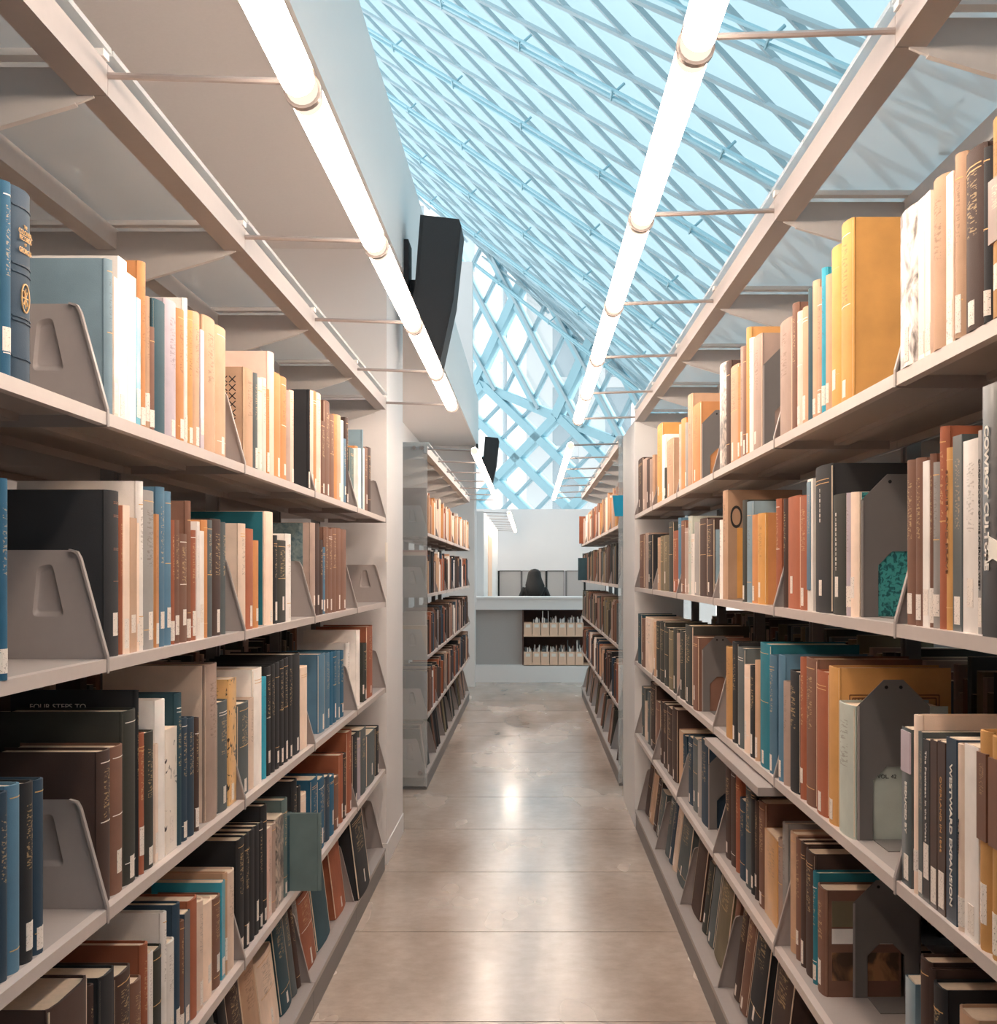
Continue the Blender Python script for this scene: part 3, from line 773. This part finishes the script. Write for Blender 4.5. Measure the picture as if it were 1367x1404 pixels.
rows(1, 2, """1357 1375 1010 och|1341 1356.5 1002 och|1322 1341 1022 wht p|1312 1322 1020 cre|1297 1312 1012 nvy p|1285 1296 1017 dbr p|1275 1285 1015 dbr p|1265 1275 1014 blk p|1259 1265 1003 dgy p|1252 1259 980 cre|1236 1249 998 dgy p|
1147 1168 964 mnt|1134 1147 914 och Cframe|1117 1133 920 rst|1103 1117 902 brn|1096 1103 901 rst|1081 1094 920 blk|1073 1080.5 934 tau|1063.5 1073 898 stl|
1054 1061 898 stl|1040 1054 882 tel|1035 1038.5 905 tan|1027 1035 913 blk|1019 1027 912 cre|1010 1019 888 dgy|1003 1010 880 blk|994 1003 887 och|
949 956 873 brn|938 948 857 dgn|931 938 865 dgn|928 931 868 tau|922 928 862 dgn|916 922 865 olv|910 916 860 dgn|904 910 852 dgn|899 904 852 dgn|894.5 898.5 853 tan|884 893.5 847 cre|879 884 848 brn|874 878.5 842 dtl""", sb=.006)
rows(1, 3, """1311 1335 1388 tan|1277 1293 1350 blk|1273 1277 1328 dbr|1255 1273 1314 dbr|1241 1255 1343 slb p|
1119 1130 1215 brn Cscene|1114 1119 1195 tel|1103 1114 1166 dbr|1097 1103 1155 dbr|1090 1097 1150 brn|1077 1090 1141 tan|1072 1077 1128 gry|1066 1072 1150 tau|1048 1066 1144 yel p|1039 1048 1098 brn|1034 1039 1097 dbr|1029 1034 1075 blk|1021 1029 1070 dgy|1013 1021 1096 nvy|1008 1013 1063 rst|1001 1008 1054 dbr|986 1001 1050 dbr|
960 970 1015 nvy|956 960 1015 gry|949 956 1012 dgy|943 949 1010 nvy|936 943 1008 nvy|930 936 1002 tan|921 927 971 dbr|914 921 970 dbr|909 914 965 dbr|904 909 962 dbr|899 904 962 brn|891 898 937 dbr|887 891 948 dgy|884 887 962 cre|878 883 942 dgy|873.5 878 940 dbr""", sb=.03)
rows(1, 4, """1048 1070 1210 dbr|1022 1040 1170 blk|1012 1021 1175 brn|1004 1012 1178 dbr|996 1004 1180 brn|977 992 1165 olv|968 976 1180 dgy|961 967 1182 dgn|944 958 1150 dbr|
926 939 1105 dgy|921 925 1108 cre|916 920.5 1095 nvy|911 916 1090 dgy|899 905 1085 dgy|895 899 1070 dbr|889 894 1060 tan|883 888.5 1045 dbr""", sb=.045, tilt=True)
# near books of the bottom right shelf
add_book(1, 4, 0, 0, 0, 'dbr', sb=.05, Yr=(2.50, 2.56), h=.25, tilt=True)
add_book(1, 4, 0, 0, 0, 'dgy', sb=.05, Yr=(2.57, 2.60), h=.27, tilt=True)
add_book(1, 4, 0, 0, 0, 'brn', sb=.05, Yr=(2.42, 2.46), h=.20, tilt=True)

# resolve overlaps
bounds = {-1: [1.902+LL*k for k in range(-1, 5)], 1: [1.853+LR*k for k in range(-1, 6)]}
keepb = []
for s in (-1, 1):
    for lev in range(5):
        rowb = sorted([b for b in BOOKS if b['s'] == s and b['lev'] == lev], key=lambda b: (b['Ya']+b['Yb'])/2)
        prev = -9
        for b in rowb:
            if b['sb'] < -.03: keepb.append(b); continue
            for yb in bounds[s]:
                lo, hi = yb-.010, yb+.009
                if b['Ya'] < hi and b['Yb'] > lo:
                    if (b['Ya']+b['Yb'])/2 < yb: b['Yb'] = lo; b['Ya'] = min(b['Ya'], lo-.008)
                    else: b['Ya'] = hi; b['Yb'] = max(b['Yb'], hi+.008)
            if b['Ya'] < prev: b['Ya'] = prev
            if b['Yb']-b['Ya'] < .0055: b['Yb'] = b['Ya']+.0055
            prev = b['Yb']+.0006; b['row'] = True
            keepb.append(b)
BOOKS = keepb
labels_used = {}
def size_word(t, h):
    return ('very thick' if t > .06 else 'thick' if t > .038 else 'slim' if t < .014 else 'mid-sized') if h < .27 else ('tall thick' if t > .035 else 'tall')
count_col = {}
order = {}
for b in BOOKS:
    k = (b['s'], b['lev'], b['code']); count_col[k] = count_col.get(k, 0)+1
STICKM = {}
special = {}
byrow = {}
for b in BOOKS: byrow.setdefault((b['s'], b['lev']), []).append(b)
for k in byrow: byrow[k].sort(key=lambda b: b['Ya'])
for (s, lev), rw in byrow.items():
    seen = {}
    for i, b in enumerate(rw):
        A = b['A']; Ym = (b['Ya']+b['Yb'])/2; t = b['Yb']-b['Ya']-.0004
        if b['h'] is None:
            h = H+(VY-b['ytop'])*Ym/F-b['zs']
            if b['tilt']: h = h/.99
            h = min(max(h, .12), .335)
        else: h = b['h']
        if lev == 4: h = min(h, .30)
        wd = b['wd'] or min(max(h*.72, .12), .245-max(b['sb'], 0), .20)
        paper = bool(b['paper'])
        word = PAL[b['code']][0]
        n = seen.get(word, 0); seen[word] = n+1
        side = 'left' if s < 0 else 'right'
        kk = sum(1 for q in rw if PAL[q['code']][0] == word)
        sz = size_word(t, h)
        bind = 'paper-jacketed' if paper else 'clothbound'
        if kk == 1: lb = '%s %s book, the only %s one on %s front stack %s' % (sz, word, word, side, SHELFNAME[lev])
        else: lb = '%s %s book, %s %s from near end, %s front stack %s' % (sz, word, ordn[n], word, side, SHELFNAME[lev])
        me = book_mesh(s, t, wd, h, paper)
        cv = b['cover']
        mats = bmat(b['code'], paper)
        if cv == 'photo': mats = BWPHOTO; lb = 'white book with a black and white photograph jacket, right front stack top shelf'
        if cv == 'map': mats = LINEART; lb = 'cream book with black line drawings on its spine, left front stack third shelf'
        if cv == 'map2': mats = LINEART2; lb = 'orange-tan book with black tree branches drawn on its spine, left stack third shelf'
        if cv == 'gphoto': mats = GREYPHOTO; lb = 'grey photograph-jacketed book beside grey-green books, left front stack fourth shelf'
        if cv == 'speck': mats = GREYPHOTO
        if cv == 'black': lb = 'very thick black book with its front cover showing behind steel divider, left second shelf'
        if cv == 'blueold': lb = 'faded navy leather book with gilt title and round emblem, left top shelf'
        if b['sb'] < -.03: lb = 'grey-green book sticking out into the aisle from left stack fourth shelf'
        o = me.build('book', mats, smooth=True)
        o.location = (s*A, b['Ya'], b['zs'])
        if b['tilt']: o.rotation_euler = (0, s*TILT, 0)
        elif i % 7 == 3 and t > .01: o.rotation_euler = (R(random.uniform(-.25, .25)), 0, 0)
        tag(o, lb, 'book', 'books on the %s of the %s front stack' % (SHELFNAME[lev], side))
        bt = .0012 if paper else .0028
        inset = .0005 if paper else .004
        MB().box(s*.004, s*(wd-inset), bt, t-bt, inset, h-inset).build('page_block', PAGES, o)
        X = lambda v: s*v
        b['o'] = o; b['hh'] = h; b['t'] = t
        # call number sticker
        rr = random.random()
        if rr < .72 and cv not in ('blueold', 'four') and t > .0055:
            sw = min(t*.86, .021); sh = random.choice((.028, .034, .045)); zb = random.choice((.006, .008, .015, .03))
            spine_strip(s, t, paper, t/2-sw/2, t/2+sw/2, zb, zb+sh, .0005).build('call_number_sticker', STICKER, o)
        # stamped bands on some cloth spines
        if not paper and t > .018 and random.random() < .5 and not cv:
            mt = GOLD if random.random() < .7 else INKW
            for zz in random.choice(((.90, .875), (.92, .53), (.86, .2), (.93, .12))):
                spine_strip(s, t, False, t*.12, t*.88, h*zz, h*zz+.0013).build('stamped_band', mt, o)
        # per-book decoration
        if cv == 'blueold':
            me_ = o.data; me_.materials[0] = bmat('nvy', False, False)
            for q, (tx, zz, sz_) in enumerate((('THE', .80, .006), ('COLONIAL', .765, .0085), ('RECORDS', .735, .0085), ('OF', .71, .005), ('GEORGIA', .67, .009))):
                text(tx, sz_, (face(t), t/2, h*zz), (0, 1, 0), (0, 0, 1), GOLD, 'title', o, 'CENTER')
            m = MB(); P = [(math.cos(a*math.pi/12)*.012+t/2, math.sin(a*math.pi/12)*.017+h*.44) for a in range(24)]
            for q in range(24): m.bar((face(t), P[q][0], P[q][1]) , (face(t), P[(q+1) % 24][0], P[(q+1) % 24][1]), .0015, .0015, (1, 0, 0))
            for q in range(0, 24, 3): m.bar((face(t), t/2, h*.44) , (face(t), t/2+(P[q][0]-t/2)*.7, h*.44+(P[q][1]-h*.44)*.7), .0012, .0012, (1, 0, 0))
            m.build('gilt_emblem', GOLD, o)
            for zz in (.9, .6, .56, .33, .31, .12): spine_strip(s, t, False, t*.06, t*.94, h*zz, h*zz+.002, .0012).build('raised_band', bmat('nvy'), o)
        if cv == 'pattern':
            m = MB()
            for a in range(4):
                for c_ in range(9):
                    cx = .022+a*.018+.0; cz = h-.02-c_*.018
                    m.bar((X(cx), -.0003, cz), (X(cx+.014), -.0003, cz-.014), .0022, .0006, (0, 1, 0)); m.bar((X(cx+.014), -.0003, cz), (X(cx), -.0003, cz-.014), .0022, .0006, (0, 1, 0))
            m.build('printed_crosses', INKB, o)
        flat = {'teal': bmat('tel'), 'mottle': MOTTLE, 'tealpat': TEALPAT, 'orange': bmat('org'), 'cream': bmat('cre')}.get(cv)
        if flat:
            MB().box(X(.010 if cv != 'mottle' else .026), X(wd-.001), -.0008, .0, .001, h-.001).build('cover_paper', flat, o)
        if cv == 'bigo':
            MB().box(X(.004), X(wd), -.0008, 0, .001, h-.001).build('cover_paper', bmat('tan', True), o)
            text('O', .085, (X(.026), -.0012, h-.10), (1, 0, 0), (0, 0, 1), INKB, "big_letter", o, "CENTER", sx=.5)
            MB().box(X(.028), X(.046), -.0012, -.0008, .004, h-.10).build('yellow_panel', bmat('yel', True), o)
        if cv == 'frame':
            m = MB()
            for dd in (.0, .005):
                a0, a1, z0, z1 = .022+dd, wd-.02-dd, .02+dd, h-.045-dd
                for (p, q) in (((a0, z0), (a1, z0)), ((a1, z0), (a1, z1)), ((a1, z1), (a0, z1)), ((a0, z1), (a0, z0))):
                    m.bar((X(p[0]), -.0004, p[1]), (X(q[0]), -.0004, q[1]), .0016, .0006, (0, 1, 0))
            for q in range(5): m.bar((X(.030+q*.006), -.0004, h-.052), (X(.045+q*.008), -.0004, h-.075), .0035, .0006, (0, 1, 0))
            m.build('printed_frame', INKO, o)
        if cv == 'scene':
            MB().box(X(.014), X(wd-.004), -.0008, 0, .03, h*.42).build('cover_picture', SCENERY, o)
            MB().box(X(.014), X(wd-.004), -.0008, 0, h*.5, h*.64).build('cover_band', bmat('wht', True), o)
            MB().box(X(.014), X(wd-.004), -.0008, 0, h*.66, h*.9).build('cover_panel', bmat('olv', True), o)
        if cv == 'four':
            text('FOUR STEPS TO', .0125, (-.170, -.0012, h-.030), (1, 0, 0), (0, 0, 1), INKW, 'title', o)
        if cv == 'black':
            for zz in (.93, .92, .85, .84, .65, .64, .45, .17, .13): spine_strip(s, t, False, t*.35, t*.85, h*zz, h*zz+.0012).build('gilt_line', bmat('brn'), o)

# lettering on named spines (right stack)
def find(s, lev, xm, code=None):
    return min((b for b in BOOKS if b['s'] == s and b['lev'] == lev and code in (None, b['code'])), key=lambda b: abs(F*b['A']/((b['Ya']+b['Yb'])/2)*s+VX-xm))
def spine_text(s, lev, xm, code, txt, size, frac, mat, label, bold=0, sx=1, up=.30):
    b = find(s, lev, xm, code); o = b['o']; t = b['t']; o.data.materials[0] = bmat(code, bool(b['paper']), False)
    ey = (0, -1, 0) if s > 0 else (0, 1, 0)
    y0 = t/2+size*up if s > 0 else t/2-size*up
    e = text(txt, size, (-s*face(t) if not b['paper'] else -s*.0009, y0, b['hh']*frac), (0, 0, -1), ey, mat, 'title', o, sx=sx, bold=bold)
    o['label'] = label; return b
spine_text(1, 1, 1365, 'blk', 'COWBOY CULTURE', .0175, .84, INKW, 'black book with white title COWBOY CULTURE on right stack second shelf', .0006, 1.0, 2.0)
spine_text(1, 1, 1343, 'gry', 'CHRONOLOGY OF THE AMERICAN WEST', .008, .86, INKB, 'thin grey book titled CHRONOLOGY beside the cowboy book, right second shelf')
spine_text(1, 1, 1301, 'och', 'SOLDIER AND BRAVE', .010, .88, INKO, 'ochre book titled SOLDIER AND BRAVE on right stack second shelf', 0, 1.35)
spine_text(1, 2, 1304, 'nvy', 'WESTWARD EXPANSION', .0135, .86, INKW, 'navy book titled WESTWARD EXPANSION on right stack third shelf', .0002, 1.12)
spine_text(1, 2, 1242, 'dgy', 'SEDUCED BY', .012, .66, INKW, 'slate book titled SEDUCED BY, nearest side of right third-shelf divider', .0003, 1.0)
spine_text(1, 2, 1290, 'dbr', 'OVERLAND IN 1846', .009, .80, GOLD, 'dark brown book titled OVERLAND beside the navy WESTWARD EXPANSION book', 0, 1.2)
spine_text(1, 2, 1270, 'blk', 'The Petticoat in the West', .0085, .93, INKW, 'black paperback with white script title among brown paperbacks, right third shelf', 0, 1.3)
spine_text(1, 2, 1317, 'cre', 'The Frontier', .008, .60, INKB, 'cream book with small black title between navy and white books, right third shelf')
def stacked(s, lev, xm, code, txt, size, frac, step, label):
    b = find(s, lev, xm, code); o = b['o']; t = b['t']; o.data.materials[0] = bmat(code, bool(b['paper']), False)
    for i, ch in enumerate(txt):
        text(ch, size, (-s*face(t), t/2, b['hh']*frac-step*i), (0, -s, 0), (0, 0, 1), INKW, 'letter', o, 'CENTER', bold=.0004)
    o['label'] = label
stacked(1, 1, 1126, 'blk', 'VIMISON', .0085, .82, .0088, 'tall black book with seven white letters stacked down its spine, right second shelf')
stacked(1, 1, 1148, 'dgn', 'MIXMERUSINNT', .0075, .82, .0083, 'charcoal book with twelve white letters stacked down its spine, right second shelf')
b = find(1, 2, 1242); MB().box(-.0016, .001, .001, b['t']-.001, b['hh']*.72, b['hh']*.98).build('grey_spine_panel', bmat('lav', True), b['o'])
for xm in (1349, 1366):
    b = find(1, 2, xm); MB().box(-face(b['t'])-.0002, .001, .003, b['t']-.003, b['hh']*.5, b['hh']*.9).build('printed_spine_block', bmat('brn', True), b['o'])
b = find(1, 0, 1368); MB().box(-face(b['t'])-.0002, .001, .003, b['t']-.003, b['hh']*.38, b['hh']*.7).build('printed_spine_block', bmat('brn', True), b['o'])
b = find(1, 1, 1110); MB().box(-.0016, .001, b['t']*.3, b['t']-.001, b['hh']*.16, b['hh']*.98).build('blue_spine_panel', bmat('stl', True), b['o'])
b = find(1, 1, 1365)
m = MB(); zt = b['hh']
m.prism([(b['t']*.75, zt*.40), (b['t']*.35, zt*.37), (b['t']*.40, zt*.33), (b['t']*.12, zt*.31), (b['t']*.2, zt*.28), (b['t']*.6, zt*.31), (b['t']*.85, zt*.29)], -.0012, .001, 'yz'); m.build('white_pistol_picture', INKW, b['o'])

# make every label single
seenl = {}
for b in BOOKS:
    l = b['o']['label']
    if l in seenl:
        l2 = l+', next one'
        b['o']['label'] = l2
    seenl[b['o']['label']] = 1

# ------------------------------------------------------------------ sheet-steel book supports with arched cut-outs
def support(s, lev, xf, ytop, label, wd=.115, sb=.03, dy=-.0035, note=None):
    A = A_[s]+sb; Y = F*A/abs(xf-VX); zs = LEV[s][lev] if lev < 4 else .094
    # slide it into the nearest gap between books
    rw = byrow.get((s, lev), [])
    for b in rw:
        if b['Ya']-.003 < Y < b['Yb']+.001: Y = b['Ya']-.0028
    h = H+(VY-ytop)*Y/F-zs; h = min(max(h, .15), .26)
    c = .042; n = []
    m = MB(); W = wd; iw = W*.22; ah = h*.46; ic = .022
    O = [(0, 0), (0, h-c), (c, h), (W-c, h), (W, h-c), (W, 0)]
    I = [(iw, 0), (iw, ah-ic), (iw+ic, ah), (W-iw-ic, ah), (W-iw, ah-ic), (W-iw, 0)]
    V = [(s*a, 0, b) for a, b in O]+[(s*a, 0, b) for a, b in I]
    V += [(x, .0016, z) for x, _, z in V]
    Fs = []
    for i in range(5):
        Fs += [(i, i+1, 6+i+1, 6+i), (12+i, 12+i+1, 18+i+1, 18+i), (i, i+1, 12+i+1, 12+i), (6+i, 7+i, 19+i, 18+i)]
    Fs += [(0, 6, 18, 12), (5, 11, 23, 17)]
    m.add(V, Fs)
    o = m.build('bookend', STEEL_D, loc=(s*A, Y, zs))
    tag(o, label, 'bookend', 'steel bookends with arched cut-outs')
    MB().box(s*iw, s*(W-iw), -.09, 0, .0002, .0016).build('foot', STEEL_D, o)
    MB().box(s*.0, s*.0035, -.002, 0, 0, h-c).build('edge_flange', STEEL, o)
    for q in (c+.004, W-c-.004):
        MB().tube((s*q, -.0008, h-.012), (s*q, .0, h-.012), .0028, 10).build('rivet_hole', HOLE, o)
    return o, h
support(1, 0, 1043, 475, 'grey sheet bookend beside a taupe book, right front stack top shelf', .12, .012)
support(1, 0, 960, 562, 'small grey bookend by the orange book, right front stack top shelf, further bay', .12, .012)
support(1, 1, 1174, 650, 'grey bookend with teal patterned cover showing through its arch, right second shelf', .125, .02)
o_, h_ = support(1, 2, 1169, 932, 'grey bookend with a pale green cover in its arch, right third shelf', .115, .014)
support(1, 2, 958, 872, 'dull grey bookend beside a brown book, far part of right third shelf', .11, .02)
support(1, 3, 1169, 1207, 'grey bookend against a landscape-jacketed book, right front stack fourth shelf', .12, .082)
support(1, 3, 971, 1030, 'grey bookend beside a navy book, right front stack fourth shelf', .12, .03)
support(-1, 3, 323, 1177, 'grey bookend standing behind cream books, left front stack fourth shelf', .12, .06)
b = find(1, 2, 1158)
text('VOL. 42', .009, (.040, -.0012, .098), (1, 0, 0), (0, 0, 1), INKB, 'volume_number', b['o'])

# ------------------------------------------------------------------ the many small books of the rear stacks and far sides
far_cols = {'warm': ['tan', 'org', 'brn', 'cre', 'tan', 'och', 'rst', 'tau', 'wht'], 'dark': ['dbr', 'dgn', 'dgy', 'brn', 'blk', 'dgn', 'tau', 'olv'], 'brown': ['brn', 'dbr', 'rst', 'dbr', 'tau', 'blk', 'nvy', 'wht', 'tan']}
SV, SF, SC = [], [], []
def far_book(s, A, Ya, Yb, z, h, wd, code, tilt=0):
    n = len(SV); t = Yb-Ya
    pr = [(wd, 0), (.004, 0), (0, t*.25), (0, t*.75), (.004, t), (wd, t)]
    c = hexc(PAL[code][1]); k = random.uniform(.82, 1.12); c = (c[0]*k, c[1]*k, c[2]*k, 1)
    ct, st = math.cos(tilt), math.sin(tilt)
    for zz in (0, h):
        for (v, u) in pr: SV.append((s*(A+v*ct+zz*st), Ya+u, z+zz*ct-v*st*.0))
    for i in range(5): SF.append((n+i, n+i+1, n+i+7, n+i+6)); SC.append(c)
    SF.append((n+5, n, n+6, n+11)); SC.append(c)
    SF.append(tuple(range(n, n+6))); SC.append(c)
    SF.append(tuple(range(n+11, n+5, -1))); SC.append(hexc('d9c2aa'))
def fill(s, A, y0, y1, z, pal, fillp, bayL, hm=(.19, .27), tilt=0):
    y = y0+.02; kcol = random.choice(far_cols[pal])
    while y < y1-.03:
        fr_ = ((y-y0) % bayL)
        if bayL-fr_ < .03: y += .045; continue
        if fr_ > bayL*fillp: y += bayL-fr_+.012; continue
        t = random.choice((.012, .018, .022, .028, .035, .045)); h = random.uniform(*hm)
        if random.random() < .5: kcol = random.choice(far_cols[pal])
        if bayL-fr_ < t+.02: t = bayL-fr_-.02
        if t > .006: far_book(s, A+random.uniform(.004, .02), y, y+t-.001, z, h, .17, kcol, tilt)
        y += max(t, .01)
pals = {-1: ['warm', 'brown', 'brown', 'brown', 'dark'], 1: ['warm', 'dark', 'dark', 'brown', 'dark']}
for s, y0, n, L, A in ((-1, 7.62, 6, .885, .585), (1, 7.75, 6, .93, .51)):
    for lev in range(5):
        z = LEV[s][lev] if lev < 4 else .094
        fill(s, A+(.0 if lev < 4 else .01), y0, y0+n*L, z, pals[s][lev], (.9, .86, .92, .9, .5)[lev], L, (.17, .26) if lev < 4 else (.22, .28), TILT if lev == 4 else 0)
for s, y0, n, L in ((-1, 1.902-LL, 5, LL), (1, 1.853-LR, 6, LR)):
    for lev in range(1, 5):
        z = LEV[s][lev] if lev < 4 else .094
        A = A_[s]
        # books of the far side face: spines outwards, fore edges towards the aisle
        y = y0+.03
        while y < y0+n*L-.05:
            fr_ = (y-y0) % L
            if L-fr_ < .06: y += .09; continue
            t = random.choice((.02, .03, .04)); h = random.uniform(.18, .26)
            far_book(s, A+.36, y, y+t-.001, z, h, .2, random.choice(far_cols['dark']))
            y += t
# two loose far books that stick out at the far end of the right rear stack
me = bpy.data.meshes.new('books'); me.from_pydata(SV, [], SF)
ca = me.color_attributes.new('Col', 'BYTE_COLOR', 'CORNER')
data = []
for p, c in zip(me.polygons, SC):
    for _ in p.loop_indices: data += list(c)
ca.data.foreach_set('color', data)
fm, nt, b_ = newmat('far_book_covers'); at_ = nt.nodes.new('ShaderNodeVertexColor'); at_.layer_name = 'Col'
nt.links.new(at_.outputs[0], b_.inputs['Base Color']); b_.inputs['Roughness'].default_value = .65
me.materials.append(fm)
tag(link('books', me), 'rows of small distant books on the rear stacks and far shelf sides', 'books', kind='stuff')
def loose(code, x0, x1, y0, y1, Y, label):
    m = book_mesh(1, .03, .15, (y1-y0)*Y/F, False); o = m.build('book', bmat(code), smooth=True)
    o.location = ((x0-VX)*Y/F, Y, H+(VY-y1)*Y/F); tag(o, label, 'book')
    MB().box(.004, .146, .003, .027, .004, (y1-y0)*Y/F-.004).build('page_block', PAGES, o)
loose('rst', 794.5, 803, 708, 745.3, 13.1, 'rust-red book standing out at the far end of the right rear stack top shelf')
loose('dtl', 793, 803, 765, 795.5, 12.2, 'dark teal book standing out from the right rear stack second shelf')

# white tag clipped on the left stack end
tag(MB().box(-.603, -.598, 5.56, 5.62, 1.28, 1.36).build('paper_tag', INKW), 'small white tag hanging at the end of the left front stack', 'tag')

# ================================================================== WOMAN at the far table
def person():
    Y = 19.8; cx = (733-VX)*Y/F; hz = H+.055
    t = thing('person', 'woman with long dark hair in dark jacket, seated with her back turned, beyond parapet', 'person', (cx, Y, 0))
    me = bpy.data.meshes.new('body')
    J = [(0, 0, .50, .17), (0, .02, .70, .15), (0, .04, .90, .18), (0, .05, 1.00, .13), (0, .06, 1.06, .06), (0, .065, 1.10, .05),
         (0, .075, hz-.13, .082), (0, .075, hz-.06, .078),
         (-.165, .05, .985, .075), (-.225, .02, .74, .056), (-.16, -.0+.26, .70, .038), (-.12, .33, .70, .034),
         (.165, .05, .985, .075), (.225, .02, .74, .056), (.16, .26, .70, .038), (.12, .33, .70, .034),
         (-.10, .02, .47, .10), (-.13, .42, .46, .075), (-.13, .42, .09, .045), (-.13, .52, .04, .035),
         (.10, .02, .47, .10), (.13, .42, .46, .075), (.13, .42, .09, .045), (.13, .52, .04, .035)]
    E = [(0,1),(1,2),(2,3),(3,4),(4,5),(5,6),(6,7),(2,8),(8,9),(9,10),(10,11),(2,12),(12,13),(13,14),(14,15),(0,16),(16,17),(17,18),(18,19),(0,20),(20,21),(21,22),(22,23)]
    me.from_pydata([j[:3] for j in J], E, [])
    o = link('body', me, t)
    md = o.modifiers.new('skin', 'SKIN'); 
    for i, j in enumerate(J): me.skin_vertices[0].data[i].radius = (j[3], j[3]*.8)
    me.skin_vertices[0].data[0].use_root = True
    sd = o.modifiers.new('sub', 'SUBSURF'); sd.levels = 2; sd.render_levels = 2
    bpy.context.view_layer.update()
    m2 = bpy.data.meshes.new_from_object(o.evaluated_get(bpy.context.evaluated_depsgraph_get()))
    m2.name = 'body'; o.modifiers.clear(); o.data = m2
    for mt in (COATM, SKIN, JEANS): m2.materials.append(mt)
    for p in m2.polygons:
        p.use_smooth = True
        c = p.center
        p.material_index = 1 if (c.z > 1.07 or (c.y > .29 and c.z > .6)) else (2 if c.z < .55 else 0)
    # long hair: cap over the crown falling down the back
    m = MB(); n = 20; rings = []
    prof = [(hz, .012, .03, .075), (hz-.012, .055, .06, .075), (hz-.045, .092, .096, .07), (hz-.10, .102, .105, .06), (hz-.15, .11, .105, .03), (hz-.19, .125, .095, -.0), (hz-.24, .14, .075, -.05), (hz-.30, .14, .06, -.09), (hz-.36, .12, .05, -.11), (hz-.42, .08, .03, -.12)]
    for (z, rx, ry, oy) in prof:
        for i in range(n):
            a = 2*math.pi*i/n; wv = 1+.05*math.sin(5*a+z*20)
            m.v.append((math.cos(a)*rx*wv, oy-.0+math.sin(a)*ry*wv*(.55 if math.sin(a) > 0 else 1), z))
    for r_ in range(len(prof)-1):
        for i in range(n): m.f.append((r_*n+i, r_*n+(i+1) % n, (r_+1)*n+(i+1) % n, (r_+1)*n+i)); m.m.append(0)
    m.f.append(tuple(range(n))); m.m.append(0); m.f.append(tuple(range(len(prof)*n-1, (len(prof)-1)*n-1, -1))); m.m.append(0)
    m.build('hair', HAIR, t, True)
    # jacket hood collar folds
    c = MB().tube((-.10, -.03, 1.03), (.10, -.03, 1.03), .045, 12); c.build('collar', COATM, t, True)
    st = thing('stool', 'round dark stool under the seated woman beyond the parapet', 'stool', (cx, Y, 0))
    MB().tube((0, 0, .36), (0, 0, .41), .19, 20).build('seat', BLACK, st, True)
    for a in range(4):
        q = math.pi/4+a*math.pi/2
        MB().tube((math.cos(q)*.12, math.sin(q)*.12, .36), (math.cos(q)*.18, math.sin(q)*.18, 0), .014, 8).build('leg', ALU, st)
    tb = thing('table', 'pale reading table in front of the seated woman, hidden behind the parapet', 'table', (cx+.45, Y+.65, 0))
    MB().box(-.7, .7, -.38, .38, .64, .665).build('table_top', WHITE, tb)
    for a, b in ((-.62, -.3), (.62, -.3), (-.62, .3), (.62, .3)): MB().box(a-.02, a+.02, b-.02, b+.02, 0, .64).build('leg', ALU, tb)
person()

# ================================================================== CITY beyond the glass
def tower(x0, x1, Y, top, lab, pitch=1.3, mats=(CITY, CITYG)):
    t = thing('office_tower', lab, 'building', (x0, Y, 0))
    MB().box(0, x1-x0, .3, 12, -12, top).build('wall', mats[1], t)
    m = MB(); x = 0
    while x < x1-x0:
        m.box(x, x+pitch*.5, 0, .5, -12, top); x += pitch
    z = -10
    while z < top: m.box(0, x1-x0, .15, .4, z, z+.5); z += 3.4
    o = m.build('pier_grid', mats[0], t); o['kind'] = 'stuff'
tower(-9, -1.2, 58, 32, 'pale stone office tower with vertical piers beyond the glass, left side', 2.2)
tower(-.2, 5.0, 66, 40, 'grey glass tower with dark window bays in the middle beyond the glass', 2.6, (CITY, CITYD))
tower(5.8, 16, 56, 30, 'pale stone tower on the right beyond the end window', 2.4)
